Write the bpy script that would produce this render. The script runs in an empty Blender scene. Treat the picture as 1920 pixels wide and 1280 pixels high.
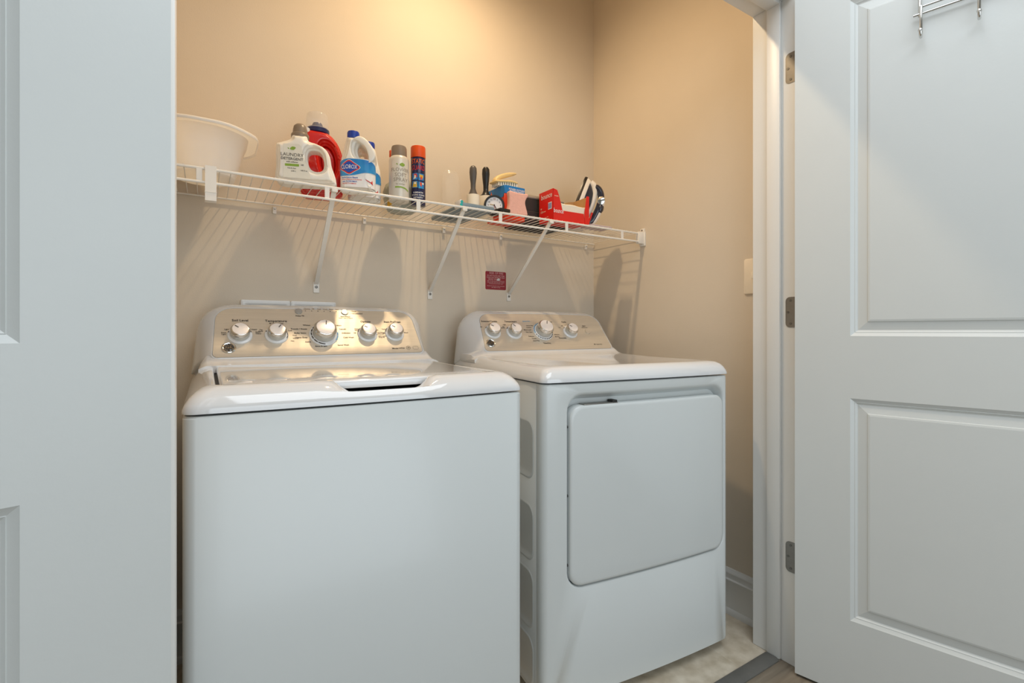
import bpy, bmesh, math, random
from mathutils import Vector, Matrix
random.seed(7)
scn = bpy.context.scene
COL = scn.collection
R = math.radians
T = Matrix.Translation

# ------------------------------------------------------------------ camera, world, lights, exposure
cam_d = bpy.data.cameras.new('camera'); cam = bpy.data.objects.new('camera', cam_d); COL.objects.link(cam)
cam.location = (0, 0, .956)
cam.rotation_euler = (R(90), 0, -math.atan(572/917))
cam_d.sensor_width = 36; cam_d.lens = 917/1920*36
cam_d.shift_y = -19/1920
cam_d.clip_start = .02
scn.camera = cam
scn.view_settings.view_transform = 'Standard'; scn.view_settings.look = 'None'
scn.view_settings.exposure = 0.1; scn.view_settings.gamma = 1.0
scn.view_settings.use_curve_mapping = False
wd = bpy.data.worlds.new('world'); scn.world = wd; wd.use_nodes = True
wd.node_tree.nodes['Background'].inputs[0].default_value = (.80, .90, 1.0, 1)
wd.node_tree.nodes['Background'].inputs[1].default_value = .30

def light(name, kind, loc, energy, color, rot=(0, 0, 0), size=.1, sy=None):
    l = bpy.data.lights.new(name, kind); l.energy = energy; l.color = color
    if kind == 'AREA':
        l.size = size
        if sy: l.shape = 'RECTANGLE'; l.size_y = sy
    else: l.shadow_soft_size = size
    o = bpy.data.objects.new(name, l); COL.objects.link(o); o.location = loc; o.rotation_euler = rot
    return o
cl_ = light('closet_lamp', 'SPOT', (.70, 1.24, 2.495), 37, (1, .74, .45), size=.028)
cl_.data.spot_size = R(168); cl_.data.spot_blend = 1.0
light('hall_lamp', 'AREA', (.60, -.05, 2.50), 20, (.86, .93, 1.0), size=1.3)
light('hall_fill', 'AREA', (.60, -1.50, 1.12), 21, (.82, .92, 1.0), rot=(R(90), 0, R(-6)), size=1.9, sy=1.7)  # soft cool fill panel added behind the camera, no window in the hall

# ------------------------------------------------------------------ materials
def lin(c):
    if isinstance(c, str):
        c = [int(c[i:i+2], 16)/255 for i in (0, 2, 4)]
    return tuple(x/12.92 if x <= .04045 else ((x+.055)/1.055)**2.4 for x in c)
def mat(name, hexc, rough=.5, metal=0, var=.03, scale=30, bump=0, bscale=200, coat=0, trans=0, alpha=1, stretch=None, hex2=None, spec=.5, emit=0, sss=0):
    m = bpy.data.materials.new(name); m.use_nodes = True
    nt = m.node_tree; N = nt.nodes; L = nt.links; b = N['Principled BSDF']
    c = lin(hexc)
    tc = N.new('ShaderNodeTexCoord'); mp = N.new('ShaderNodeMapping'); L.new(tc.outputs['Object'], mp.inputs[0])
    if stretch: mp.inputs['Scale'].default_value = stretch
    nz = N.new('ShaderNodeTexNoise'); nz.inputs['Scale'].default_value = scale; nz.inputs['Detail'].default_value = 4
    L.new(mp.outputs[0], nz.inputs['Vector'])
    cr = N.new('ShaderNodeValToRGB'); L.new(nz.outputs['Fac'], cr.inputs[0])
    c2 = lin(hex2) if hex2 else None
    cr.color_ramp.elements[0].position = .3; cr.color_ramp.elements[1].position = .7
    if c2:
        cr.color_ramp.elements[0].color = (*c, 1); cr.color_ramp.elements[1].color = (*c2, 1)
    else:
        cr.color_ramp.elements[0].color = (*[x*(1-var) for x in c], 1)
        cr.color_ramp.elements[1].color = (*[min(1, x*(1+var)) for x in c], 1)
    L.new(cr.outputs[0], b.inputs['Base Color'])
    b.inputs['Roughness'].default_value = rough; b.inputs['Metallic'].default_value = metal
    b.inputs['Specular IOR Level'].default_value = spec
    b.inputs['Subsurface Weight'].default_value = sss; b.inputs['Subsurface Radius'].default_value = (1, .9, .75); b.inputs['Subsurface Scale'].default_value = .03
    b.inputs['Coat Weight'].default_value = coat; b.inputs['Coat Roughness'].default_value = .04
    b.inputs['Transmission Weight'].default_value = trans; b.inputs['Alpha'].default_value = alpha
    if emit:
        b.inputs['Emission Color'].default_value = (*c, 1); b.inputs['Emission Strength'].default_value = emit
    if bump:
        n2 = N.new('ShaderNodeTexNoise'); n2.inputs['Scale'].default_value = bscale; n2.inputs['Detail'].default_value = 3
        L.new(mp.outputs[0], n2.inputs['Vector'])
        bp = N.new('ShaderNodeBump'); bp.inputs['Strength'].default_value = bump; bp.inputs['Distance'].default_value = .002
        L.new(n2.outputs['Fac'], bp.inputs['Height']); L.new(bp.outputs[0], b.inputs['Normal'])
    return m
M = {}
M['wall'] = mat('wall_paint', 'd8ccba', .75, var=.012, scale=6, bump=.12, bscale=260)
M['ceil'] = mat('ceiling_paint', 'e6e2da', .8, var=.01, bump=.1)
M['hall'] = mat('hall_paint', 'c9c6bf', .75, var=.01, scale=6, bump=.1)
M['trim'] = mat('trim_paint', 'e2e2df', .38, var=.008, scale=8, bump=.05, bscale=90)
M['door'] = mat('door_paint', 'd2d5d3', .42, var=.008, scale=8, bump=.06, bscale=160)
M['enamel'] = mat('white_enamel', 'd2d6d5', .28, var=.004, scale=5, coat=.08)
M['topw'] = mat('gloss_white', 'd9dadb', .07, var=.004, scale=5, coat=.6)
M['plastic'] = mat('white_plastic', 'e8e9e8', .25, var=.006, coat=.2)
M['steel'] = mat('brushed_steel', 'cfc6b6', .38, .45, var=.06, scale=18, stretch=(.6, 30, 30), bump=.05, bscale=60)
M['chrome'] = mat('chrome', 'd8d8d6', .12, 1, var=.01)
M['knobface'] = mat('knob_face', 'f0ecea', .32, .25, var=.02, scale=200)
M['knobside'] = mat('knob_side', 'c9cccb', .3, .2, var=.02)
M['skirt'] = mat('knob_skirt', 'dfe2e4', .25, 0, var=.01, coat=.3)
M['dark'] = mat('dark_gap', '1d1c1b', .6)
M['ink'] = mat('print_black', '2b2724', .5)
M['inkg'] = mat('print_grey', '57514a', .5)
M['cyan'] = mat('print_cyan', '1f8fc4', .4)
M['wire'] = mat('coated_wire', 'ece8e0', .35, var=.01)
M['hinge'] = mat('satin_nickel', '8d8a84', .38, .85, var=.05, scale=80, bump=.05)
M['screw'] = mat('screw_steel', '777571', .35, .9, var=.1, scale=300)
M['tile'] = mat('vinyl_tile', 'e0d5c2', .45, hex2='bcae97', scale=22, bump=.08, bscale=60)
M['grout'] = mat('tile_joint', 'd8d0c2', .7)
M['strip'] = mat('threshold_rubber', '5d5c58', .5, hex2='6d6b66', scale=14, bump=.1)
M['wood'] = mat('floor_plank', '8f8372', .42, hex2='75695a', scale=5, stretch=(1.2, 14, 14), bump=.08, bscale=30)
M['base'] = M['trim']
M['basin'] = mat('cream_plastic', 'f7efe2', .4, var=.01, sss=.8)
M['jugw'] = mat('jug_white', 'f4f0e6', .3, var=.01, coat=.2, sss=.25)
M['capg'] = mat('cap_taupe', '86796b', .35, var=.03)
M['red'] = mat('jug_red', 'd21f18', .22, var=.03, coat=.4)
M['navy'] = mat('navy_plastic', '1f2a5c', .3, var=.03)
M['clear'] = mat('clear_plastic', 'f4f4f2', .08, trans=0, alpha=.22, spec=.9)
M['blue'] = mat('cap_blue', '1b3fa6', .3, var=.02)
M['labw'] = mat('label_white', 'f0efee', .4, var=.005)
M['labsky'] = mat('label_sky', '2f9ad6', .35, hex2='1f6fc0', scale=25)
M['labred'] = mat('label_red', 'cf2b2a', .35)
M['labblue'] = mat('label_blue', '1d4fb0', .35)
M['green'] = mat('label_green', '87a83a', .4)
M['can'] = mat('can_ivory', 'd9d5ca', .3, .15, var=.01)
M['cannavy'] = mat('can_navy', '17204e', .25, .1, var=.02, coat=.3)
M['orange'] = mat('cap_orange', 'e2541c', .35, var=.02)
M['orange2'] = mat('print_orange', 'ee6a1d', .4)
M['yellow'] = mat('print_yellow', 'e3b53a', .4)
M['skin'] = mat('print_cream', 'f3e6cf', .4)
M['greytub'] = mat('tub_grey', 'a9b2aa', .2, alpha=.82, var=.03)
M['handg'] = mat('handle_grey', '575350', .4, var=.03)
M['handb'] = mat('handle_black', '1b1c1e', .3, var=.03, coat=.3)
M['lint'] = mat('roll_paper', 'efe5d2', .6, var=.02)
M['clockw'] = mat('clock_dial', 'f1eff0', .4)
M['black'] = mat('black_plastic', '1c1a19', .35, var=.05)
M['gold'] = mat('hand_gold', 'b09048', .35, .6)
M['boxblue'] = mat('carton_blue', '1c7fc8', .4, var=.04)
M['boxor'] = mat('carton_orange', 'e8401c', .4, var=.03)
M['pink'] = mat('sponge_pink', 'efb7a6', .9, var=.04, scale=120, bump=.5, bscale=300)
M['boxdark'] = mat('carton_dark', '2f2b2a', .6, var=.06)
M['boxgrey'] = mat('lid_grey', '9b9186', .55, var=.04)
M['boxred'] = mat('carton_red', 'e2231b', .38, var=.02)
M['cardboard'] = mat('cardboard', 'b08a5a', .75, var=.05)
M['sheet'] = mat('dryer_sheet', 'f3ecda', .8, var=.02, stretch=(1, 1, 30), bump=.4, bscale=80)
M['ironw'] = mat('iron_white', 'ece6dc', .25, coat=.3)
M['ironnavy'] = mat('iron_navy', '23283a', .2, coat=.4)
M['sole'] = mat('iron_sole', '33312f', .3, .4)
M['flatblue'] = mat('pouch_blue', '7f909a', .35, var=.04)
M['teal'] = mat('label_teal', '2bb0ae', .4)
M['cloth'] = mat('cloth_lilac', 'cdb9b8', .9, var=.03, bump=.3)
M['brush'] = mat('brush_cream', 'f0d394', .4, var=.03)
M['bristle'] = mat('bristle_white', 'f3eee2', .6)
M['sign'] = mat('sign_red', '8e1c2c', .45, var=.03)
M['signtxt'] = mat('sign_text', 'd7a9a6', .5)
M['bulb'] = mat('lamp_glass', 'ffe0b0', .5, emit=2)
M['holeblack'] = mat('screw_recess', '2c2a28', .6)

# ------------------------------------------------------------------ mesh helpers
def finish(bm, ang=38):
    bmesh.ops.remove_doubles(bm, verts=bm.verts, dist=1e-6)
    bmesh.ops.recalc_face_normals(bm, faces=bm.faces)
    for f in bm.faces: f.smooth = True
    a = math.radians(ang)
    for e in bm.edges:
        e.smooth = not (len(e.link_faces) == 2 and e.calc_face_angle(0) > a)
def obj(name, bm, m, parent=None, loc=None, ang=38, world=False, mods=None):
    finish(bm, ang)
    me = bpy.data.meshes.new(name); bm.to_mesh(me); bm.free()
    me.materials.append(M[m] if isinstance(m, str) else m)
    o = bpy.data.objects.new(name, me); COL.objects.link(o)
    if parent:
        o.parent = parent
        if world: o.matrix_parent_inverse = parent.matrix_basis.inverted()
    if loc: o.location = loc
    return o
def thing(name, label=None, cat=None, loc=(0, 0, 0), rz=0, group=None, kind=None, rx=0, ry=0):
    o = bpy.data.objects.new(name, None); COL.objects.link(o)
    o.empty_display_size = .05
    o.matrix_basis = T(loc) @ Matrix.Rotation(rz, 4, 'Z') @ Matrix.Rotation(ry, 4, 'Y') @ Matrix.Rotation(rx, 4, 'X')
    return tag(o, label, cat, group, kind)
def tag(o, label=None, cat=None, group=None, kind=None):
    if label: o['label'] = label
    if cat: o['category'] = cat
    if group: o['group'] = group
    if kind: o['kind'] = kind
    return o
def xf(bm, vs, m):
    if m is not None: bmesh.ops.transform(bm, matrix=m, verts=vs)
def box(bm, x0, x1, y0, y1, z0, z1, bev=0, seg=2, m=None):
    r = bmesh.ops.create_cube(bm, size=1)
    vs = r['verts']
    bmesh.ops.transform(bm, matrix=T(((x0+x1)/2, (y0+y1)/2, (z0+z1)/2)) @ Matrix.Diagonal((x1-x0, y1-y0, z1-z0, 1)), verts=vs)
    if bev:
        es = list({e for v in vs for e in v.link_edges})
        rr = bmesh.ops.bevel(bm, geom=es, offset=bev, segments=seg, profile=.5, affect='EDGES')
        vs = list({v for f in rr['faces'] for v in f.verts} | {v for v in vs if v.is_valid})
    xf(bm, vs, m)
    return bm
def B(): return bmesh.new()
def bx(*a, **k): return box(B(), *a, **k)
def loft(bm, rings, cap0=True, cap1=True, closed=True):
    vr = [[bm.verts.new(p) for p in r] for r in rings]
    n = len(rings[0])
    for a, b in zip(vr, vr[1:]):
        for i in range(n if closed else n-1):
            j = (i+1) % n
            try: bm.faces.new((a[i], a[j], b[j], b[i]))
            except ValueError: pass
    if cap0: bm.faces.new(vr[0][::-1])
    if cap1: bm.faces.new(vr[-1])
    return bm
def lathe(bm, prof, seg=32, m=None):
    rings = []
    for r, z in prof:
        rings.append([Vector((max(r, 1e-5)*math.cos(2*math.pi*i/seg), max(r, 1e-5)*math.sin(2*math.pi*i/seg), z)) for i in range(seg)])
    if m is not None: rings = [[m @ p for p in r] for r in rings]
    return loft(bm, rings, prof[0][0] > 1e-4 or True, True)
def tube(bm, pts, r, seg=10, closed=False, m=None, caps=True):
    pts = [Vector(p) for p in pts]; n = len(pts)
    rs = r if isinstance(r, (list, tuple)) else [r]*n
    tang = []
    for i in range(n):
        a = pts[(i-1) % n] if (closed or i > 0) else pts[i]
        b = pts[(i+1) % n] if (closed or i < n-1) else pts[i]
        tang.append((b-a).normalized())
    up = Vector((0, 0, 1)) if abs(tang[0].z) < .9 else Vector((1, 0, 0))
    nrm = (up - tang[0]*up.dot(tang[0])).normalized()
    rings = []
    for i in range(n):
        nrm = (nrm - tang[i]*nrm.dot(tang[i])).normalized()
        bn = tang[i].cross(nrm)
        rings.append([pts[i] + (nrm*math.cos(2*math.pi*k/seg) + bn*math.sin(2*math.pi*k/seg))*rs[i] for k in range(seg)])
    if m is not None: rings = [[m @ p for p in q] for q in rings]
    if closed: rings.append(rings[0]); return loft(bm, rings, False, False)
    return loft(bm, rings, caps, caps)
def spline(P, n=6, closed=False):
    P = [Vector(p) for p in P]; out = []; k = len(P)
    rng = range(k) if closed else range(k-1)
    for i in rng:
        if closed: a, b, c, d = P[(i-1) % k], P[i], P[(i+1) % k], P[(i+2) % k]
        else: a, b, c, d = P[max(i-1, 0)], P[i], P[i+1], P[min(i+2, k-1)]
        for j in range(n):
            t = j/n
            out.append(.5*((2*b)+(c-a)*t+(2*a-5*b+4*c-d)*t*t+(3*b-a-3*c+d)*t**3))
    if not closed: out.append(P[-1])
    return out
def rrect(x0, x1, y0, y1, r, ns=8, nc=6):
    """closed rounded rectangle, same vertex count for the same ns, nc"""
    r = min(r, (x1-x0)/2-1e-5, (y1-y0)/2-1e-5); out = []
    cs = [(x0+r, y0+r, 180), (x1-r, y0+r, 270), (x1-r, y1-r, 0), (x0+r, y1-r, 90)]
    for k, (cx, cy, a0) in enumerate(cs):
        for i in range(nc+1):
            a = R(a0+90*i/nc); out.append((cx+r*math.cos(a), cy+r*math.sin(a)))
        nx = cs[(k+1) % 4]; e = out[-1]; a = R(nx[2]); s = (nx[0]+r*math.cos(a), nx[1]+r*math.sin(a))
        for i in range(1, ns): out.append((e[0]+(s[0]-e[0])*i/ns, e[1]+(s[1]-e[1])*i/ns))
    return out
def rpoly(P, rad, ns=6, nc=6):
    """rounded polygon: per corner radius"""
    n = len(P); out = []; seg = []
    for i in range(n):
        a, b, c = Vector(P[i-1]), Vector(P[i]), Vector(P[(i+1) % n])
        u, v = (a-b).normalized(), (c-b).normalized(); r = rad[i]
        th = u.angle(v); d = r/math.tan(th/2)
        p0, p1 = b+u*d, b+v*d
        cen = b+(u+v).normalized()*(r/math.sin(th/2))
        a0 = math.atan2(p0.y-cen.y, p0.x-cen.x); a1 = math.atan2(p1.y-cen.y, p1.x-cen.x)
        da = (a1-a0+math.pi) % (2*math.pi)-math.pi
        seg.append([(cen.x+r*math.cos(a0+da*k/nc), cen.y+r*math.sin(a0+da*k/nc)) for k in range(nc+1)])
    for i in range(n):
        out += seg[i]; e = seg[i][-1]; s = seg[(i+1) % n][0]
        for k in range(1, ns): out.append((e[0]+(s[0]-e[0])*k/ns, e[1]+(s[1]-e[1])*k/ns))
    return out
def offs(P, d):
    """offset a convex-ish closed outline inward by d (counter-clockwise)"""
    n = len(P); out = []
    for i in range(n):
        a, b, c = Vector(P[i-1]), Vector(P[i]), Vector(P[(i+1) % n])
        t = (c-a)
        if t.length < 1e-9: out.append(tuple(b)); continue
        t.normalize(); out.append((b.x-t.y*d, b.y+t.x*d))
    return out
def prism(bm, P, z0, z1, m=None, bev=0):
    """extrude outline P (x,y) from z0 to z1"""
    if bev:
        s = 1 if z1 > z0 else -1
        rings = [[Vector((*p, z0)) for p in P], [Vector((*p, z1-s*bev)) for p in P], [Vector((*p, z1-s*bev*.3)) for p in offs(P, bev*.3)], [Vector((*p, z1)) for p in offs(P, bev)]]
    else: rings = [[Vector((*p, z0)) for p in P], [Vector((*p, z1)) for p in P]]
    if m is not None: rings = [[m @ p for p in r] for r in rings]
    return loft(bm, rings)
def flatpoly(outer, holes=()):
    bm = B(); es = []
    for loop in [outer, *holes]:
        vs = [bm.verts.new((p[0], p[1], 0)) for p in loop]
        for i in range(len(vs)): es.append(bm.edges.new((vs[i], vs[(i+1) % len(vs)])))
    bmesh.ops.triangle_fill(bm, edges=es, use_beauty=True, normal=(0, 0, 1))
    return bm
def decal(name, outer, fn, m, parent, holes=(), sub=.006, thick=0):
    bm = flatpoly(outer, holes)
    for _ in range(5):
        es = [e for e in bm.edges if e.calc_length() > sub]
        if not es: break
        bmesh.ops.subdivide_edges(bm, edges=es, cuts=1)
        bmesh.ops.triangulate(bm, faces=bm.faces)
    for v in bm.verts: v.co = fn(v.co.x, v.co.y)
    return obj(name, bm, m, parent)
TXT = {}
def text_bm(items):
    """items: (string, size, x, y, align)"""
    bm = B()
    for s, size, x, y, al in items:
        cu = bpy.data.curves.new('t', 'FONT'); cu.body = s; cu.size = size; cu.align_x = al; cu.align_y = 'CENTER'
        cu.resolution_u = 2; cu.offset = size*(.018 if size < .011 else .004); cu.fill_mode = 'FRONT'
        o = bpy.data.objects.new('t', cu); COL.objects.link(o)
        me = bpy.data.meshes.new_from_object(o)
        me.transform(T((x, y, 0)))
        bm.from_mesh(me); bpy.data.objects.remove(o); bpy.data.curves.remove(cu); bpy.data.meshes.remove(me)
    return bm
def text(name, items, fn, m, parent, bold=0, sx=1):
    bm = text_bm(items)
    for v in bm.verts:
        v.co = fn(v.co.x, v.co.y)
    me = bpy.data.meshes.new(name)
    bmesh.ops.remove_doubles(bm, verts=bm.verts, dist=1e-7)
    bm.to_mesh(me); bm.free(); me.materials.append(M[m] if isinstance(m, str) else m)
    o = bpy.data.objects.new(name, me); COL.objects.link(o); o.parent = parent
    if len(items) > 1: o['kind'] = 'stuff'
    return o
def cyl(bm, r, z0, z1, seg=24, m=None, bev=0):
    if bev: return lathe(bm, [(r, z0), (r, z1-bev), (r-bev*.3, z1-bev*.3), (r-bev, z1), (0, z1)], seg, m)
    return lathe(bm, [(r, z0), (r, z1)], seg, m)
def solid(name, outer, holes, depth, bev, m, parent, seg=4, loc=(0, 0, 0), vox=.0022, it=14):
    """silhouette in x,z extruded along y, fused and softly rounded"""
    bm = B()
    def cww(P):
        a = sum(P[i-1][0]*P[i][1]-P[i][0]*P[i-1][1] for i in range(len(P)))
        P = [(p[0], p[1]) for p in P]
        return P if a > 0 else P[::-1]
    o_ = cww(outer); hs = [cww(h) for h in holes]
    for k, (ins, dep) in enumerate(((0, depth-2*bev), (bev*.29, depth-2*bev*.29-bev*.45), (bev*.62, depth))):
        b2 = flatpoly(offs(o_, ins) if ins else o_, [offs(h, -ins) if ins else h for h in hs])
        g = bmesh.ops.extrude_face_region(b2, geom=b2.faces[:])
        bmesh.ops.translate(b2, vec=(0, 0, dep), verts=[v for v in g['geom'] if isinstance(v, bmesh.types.BMVert)])
        for v in b2.verts: v.co = Vector((v.co.x, v.co.z-dep/2, v.co.y))
        bmesh.ops.recalc_face_normals(b2, faces=b2.faces)
        t_ = bpy.data.meshes.new('t'); b2.to_mesh(t_); b2.free(); bm.from_mesh(t_); bpy.data.meshes.remove(t_)
    me = bpy.data.meshes.new(name); bm.to_mesh(me); bm.free(); me.materials.append(M[m])
    o = bpy.data.objects.new(name, me); COL.objects.link(o); o.parent = parent; o.location = loc
    r = o.modifiers.new('fuse', 'REMESH'); r.mode = 'VOXEL'; r.voxel_size = vox; r.use_smooth_shade = True
    q = o.modifiers.new('soften', 'SMOOTH'); q.factor = .5; q.iterations = it
    return o

# ------------------------------------------------------------------ room shell
XL, XR, YB, ZC = -.14, 1.511, 1.712, 2.57      # closet
YF0, YF1 = .752, .882                           # front wall faces
JL, JR, ZH = -.047, 1.42, 1.917                 # opening
def struct(name, bm, m, parent=None): 
    o = obj(name, bm, m, parent)
    if not parent: o['kind'] = 'structure'
    return o
struct('wall_back', bx(XL-.1, XR+.1, YB, YB+.1, -.05, ZC), 'wall')
struct('wall_right', bx(XR, XR+.1, YF1, YB, -.05, ZC), 'wall')
struct('wall_left', bx(XL-.1, XL, YF1, YB, -.05, ZC), 'wall')
bm = B(); box(bm, JR+.02, XR+.1, YF0+.012, YF1, -.05, ZC); box(bm, XR+.1, 2.4, YF0+.012, YF1, -.05, ZC)
box(bm, XL-.1, JL-.02, YF0+.012, YF1, -.05, ZC); box(bm, -1.6, XL-.1, YF0+.012, YF1, -.05, ZC)
box(bm, JL-.02, JR+.02, YF0+.012, YF1, ZH+.02, ZC)
struct('wall_front', bm, 'wall')
struct('wall_hall_left', bx(-1.7, -1.6, -1.6, YF1, -.05, ZC), 'hall')
struct('wall_hall_right', bx(2.4, 2.5, -1.6, YF1, -.05, ZC), 'hall')
struct('wall_hall_back', bx(-1.7, 2.5, -1.7, -1.6, -.05, ZC), 'hall')
struct('ceiling', bx(-1.7, 2.5, -1.7, YB+.1, ZC, ZC+.1), 'ceil')
# jamb and head
bm = B(); box(bm, JR, JR+.02, YF0, YF1, 0, ZH+.02, bev=.0012, seg=1); struct('trim_1', bm, 'trim')
tr = bpy.data.objects['trim_1']
obj('door_stop', bx(JR-.011, JR, .793, .832, .004, ZH, bev=.0018), 'trim', tr)
obj('caulk_seam', bx(JR-.0006, JR, .8322, .8332, .03, ZH), 'dark' if 0 else 'grout', tr)
bm = B(); box(bm, JL-.02, JL, YF0, YF1, 0, ZH+.02, bev=.0012, seg=1); o = struct('trim_2', bm, 'trim')
obj('door_stop', bx(JL, JL+.011, .793, .832, .004, ZH, bev=.0018), 'trim', o)
bm = B(); box(bm, JL, JR, YF0, YF1, ZH, ZH+.02, bev=.0012, seg=1); o = struct('trim_3', bm, 'trim')
obj('door_stop', bx(JL+.011, JR-.011, .793, .832, ZH-.011, ZH, bev=.0018), 'trim', o)
# hall side casing
def casing(bm, x0, x1, z0, z1): box(bm, x0, x1, YF0-.006, YF0+.012, z0, z1, bev=.003)
bm = B(); casing(bm, JR+.006, JR+.063, 0, ZH+.063); struct('trim_4', bm, 'trim')
bm = B(); casing(bm, JL-.063, JL-.006, 0, ZH+.063); struct('trim_5', bm, 'trim')
bm = B(); casing(bm, JL-.006, JR+.006, ZH+.006, ZH+.063); struct('trim_6', bm, 'trim')
# baseboards: profile in (depth, height)
BP = [(0, 0), (.016, 0), (.016, .006), (.015, .016), (.011, .021), (.011, .108), (.013, .112), (.013, .116), (.009, .120), (.009, .132), (.0105, .136), (.0105, .140), (.006, .146), (.004, .152), (0, .152)]
def baseboard(name, a, b, n):
    a, b, n = Vector(a), Vector(b), Vector(n)
    struct(name, loft(B(), [[Vector((*(p+n*d), h)) for d, h in BP] for p in (a, b)]), 'trim')
baseboard('baseboard_right', (XR, YF1), (XR, YB), (-1, 0))
baseboard('baseboard_back', (XL, YB), (XR, YB), (0, -1))
baseboard('baseboard_left', (XL, YF1), (XL, YB), (1, 0))
baseboard('baseboard_hall_right', (JR+.063, YF0+.012), (2.4, YF0+.012), (0, -1))
baseboard('baseboard_hall_left', (-1.6, YF0+.012), (JL-.063, YF0+.012), (0, -1))
# floor: sub floor, vinyl tiles in the closet, planks in the hall
fl = struct('floor', bx(-1.7, 2.5, -1.7, YB+.1, -.06, -.0015), 'grout')
tl = .305; gx = 1.291; gy = .8375
me = None
def piece(name, x0, x1, y0, y1, m, parent, zt=0):
    return obj(name, bx(x0, x1, y0, y1, zt-.006, zt, bev=.0008, seg=1), m, parent)
xs = [gx-tl*k for k in range(5, -1, -1)]; xs = [XL]+[x for x in xs if x > XL+.02]+[XR]
ys = [gy, gy+tl, gy+2*tl, YB]
for i in range(len(xs)-1):
    for j in range(3):
        if ys[j+1]-ys[j] > .02: piece('floor_tile', xs[i]+.0011, xs[i+1]-.0011, ys[j]+.0011, ys[j+1]-.0011, 'tile', fl)
pw = .127
for j in range(19):
    y1 = .795-j*pw; x = -1.6-((j*.43) % 1.1)
    while x < 2.4:
        x0, x1 = max(x, -1.6), min(x+1.22, 2.4)
        if x1-x0 > .05: piece('floor_plank', x0+.0006, x1-.0006, max(y1-pw, -1.6)+.0006, y1-.0006, 'wood', fl)
        x += 1.22
st = thing('threshold_strip', 'dark grey rubber threshold strip across the closet doorway between tile and planks', 'threshold', (.69, .815, 0))
bm = loft(B(), [[Vector((x-.69, y-.815, z)) for y, z in [(.793, 0), (.835, 0), (.835, .004), (.828, .0075), (.802, .0075), (.793, .003)]] for x in (JL+.002, JR-.0125)])
obj('strip', bm, 'strip', st)

# ------------------------------------------------------------------ doors
LW, LT, Z0, Z1 = .728, .035, .008, 1.905
def leaf(name, M4, hinge_side):
    root = thing(name, kind='structure'); root.matrix_basis = M4
    px0, px1 = .128, LW-.128
    pz = [(.205, .782), (.944, 1.815)]
    bm = B()
    xs = [0, px0, px1, LW]; zs = [Z0, pz[0][0], pz[0][1], pz[1][0], pz[1][1], Z1]
    for y in (0, LT):
        g = {(i, k): bm.verts.new((xs[i], y, zs[k])) for i in range(4) for k in range(6)}
        for i in range(3):
            for k in range(5):
                if i == 1 and k in (1, 3): continue
                bm.faces.new((g[i, k], g[i+1, k], g[i+1, k+1], g[i, k+1]))
    box(bm, 0, LW, 0, LT, Z0, Z1)
    # drop the cube's big faces, keep its edges
    for f in [f for f in bm.faces if len(f.verts) == 4 and f.calc_area() > 1.2]: bm.faces.remove(f)
    obj('door_frame', bm, 'door', root)
    prof = [(0, 0), (.0015, .0012), (.009, .0055), (.0098, .0048), (.013, .0075), (.0155, .0085), (.036, .0045), (.0375, .0022), (.042, .0012)]
    for y, s in ((0, 1), (LT, -1)):
        for a, b in pz:
            rings = []
            for ins, d in prof:
                rings.append([Vector((x, y+s*d, z)) for x, z in ((px0+ins, a+ins), (px1-ins, a+ins), (px1-ins, b-ins), (px0+ins, b-ins))])
            obj('door_panel', loft(B(), rings, False, True), 'door', root, ang=12)
    return root
er = math.atan2(-.969, .248)
d2 = leaf('door_2', T((1.386, .737, 0)) @ Matrix.Rotation(er, 4, 'Z'), 1)
el = math.atan2(-.297, -.955)
yl = Vector((-math.sin(el), math.cos(el), 0))
d1 = leaf('door_1', T(Vector((-.0367, .714, 0))-yl*LT) @ Matrix.Rotation(el, 4, 'Z'), -1)
# hinge plates let into the right jamb
def hinge(z, root, X, sx):
    P = rpoly([(.7525, z-.0435), (.7525, z+.0435), (.781, z+.0435), (.781, z-.0435)], [.0005, .0005, .012, .012], 2, 5)
    rings = [[Vector((X-sx*d, y, zz)) for y, zz in P] for d in (-.001, .0012)]
    h = obj('door_hinge', loft(B(), rings), 'hinge', root, world=True)
    for yy, zz in ((.7665, z+.033), (.774, z), (.7665, z-.033)):
        s = obj('screw', cyl(B(), .0036, 0, .0008, 14, T((X-sx*.0012, yy, zz)) @ Matrix.Rotation(R(-90*sx), 4, 'Y')), 'screw', h)
        k = obj('screw_recess', cyl(B(), .0013, 0, .0004, 8, T((X-sx*.002, yy, zz)) @ Matrix.Rotation(R(-90*sx), 4, 'Y')), 'holeblack', None)
        bm = B(); bm.from_mesh(s.data); bpy.data.objects.remove(k)
        bm.free()
        s.parent = h; s.matrix_parent_inverse = Matrix()
    bk = obj('knuckle', cyl(B(), .0065, z-.0435, z+.0435, 14, T((JR+.0005+(.006 if sx > 0 else -.006-2*0), YF0-.011, 0))), 'hinge', h)
    return h
for z in (1.711, 1.011, .31): hinge(z, d2, JR, 1)
for z in (1.711, 1.011, .31): hinge(z, d1, JL, -1)

# light switch plate on the right closet wall
sw = thing('switch_plate', 'cream light switch plate on the closet wall beside the door jamb', 'light switch', (XR, .93, 1.136), rz=R(-90))
bm = B(); prism(bm, rrect(-.036, .036, -.0575, .0575, .006, 2, 5), 0, .0065, m=Matrix(((1, 0, 0, 0), (0, 0, -1, 0), (0, 1, 0, 0), (0, 0, 0, 1))), bev=.003)
obj('plate', bm, mat('switch_cream', 'f0e4cf', .35), sw)
obj('toggle', bx(-.005, .005, -.016, -.0065, -.010, .012, bev=.002), mat('switch_toggle', 'f2e8d6', .3), sw)
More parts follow.
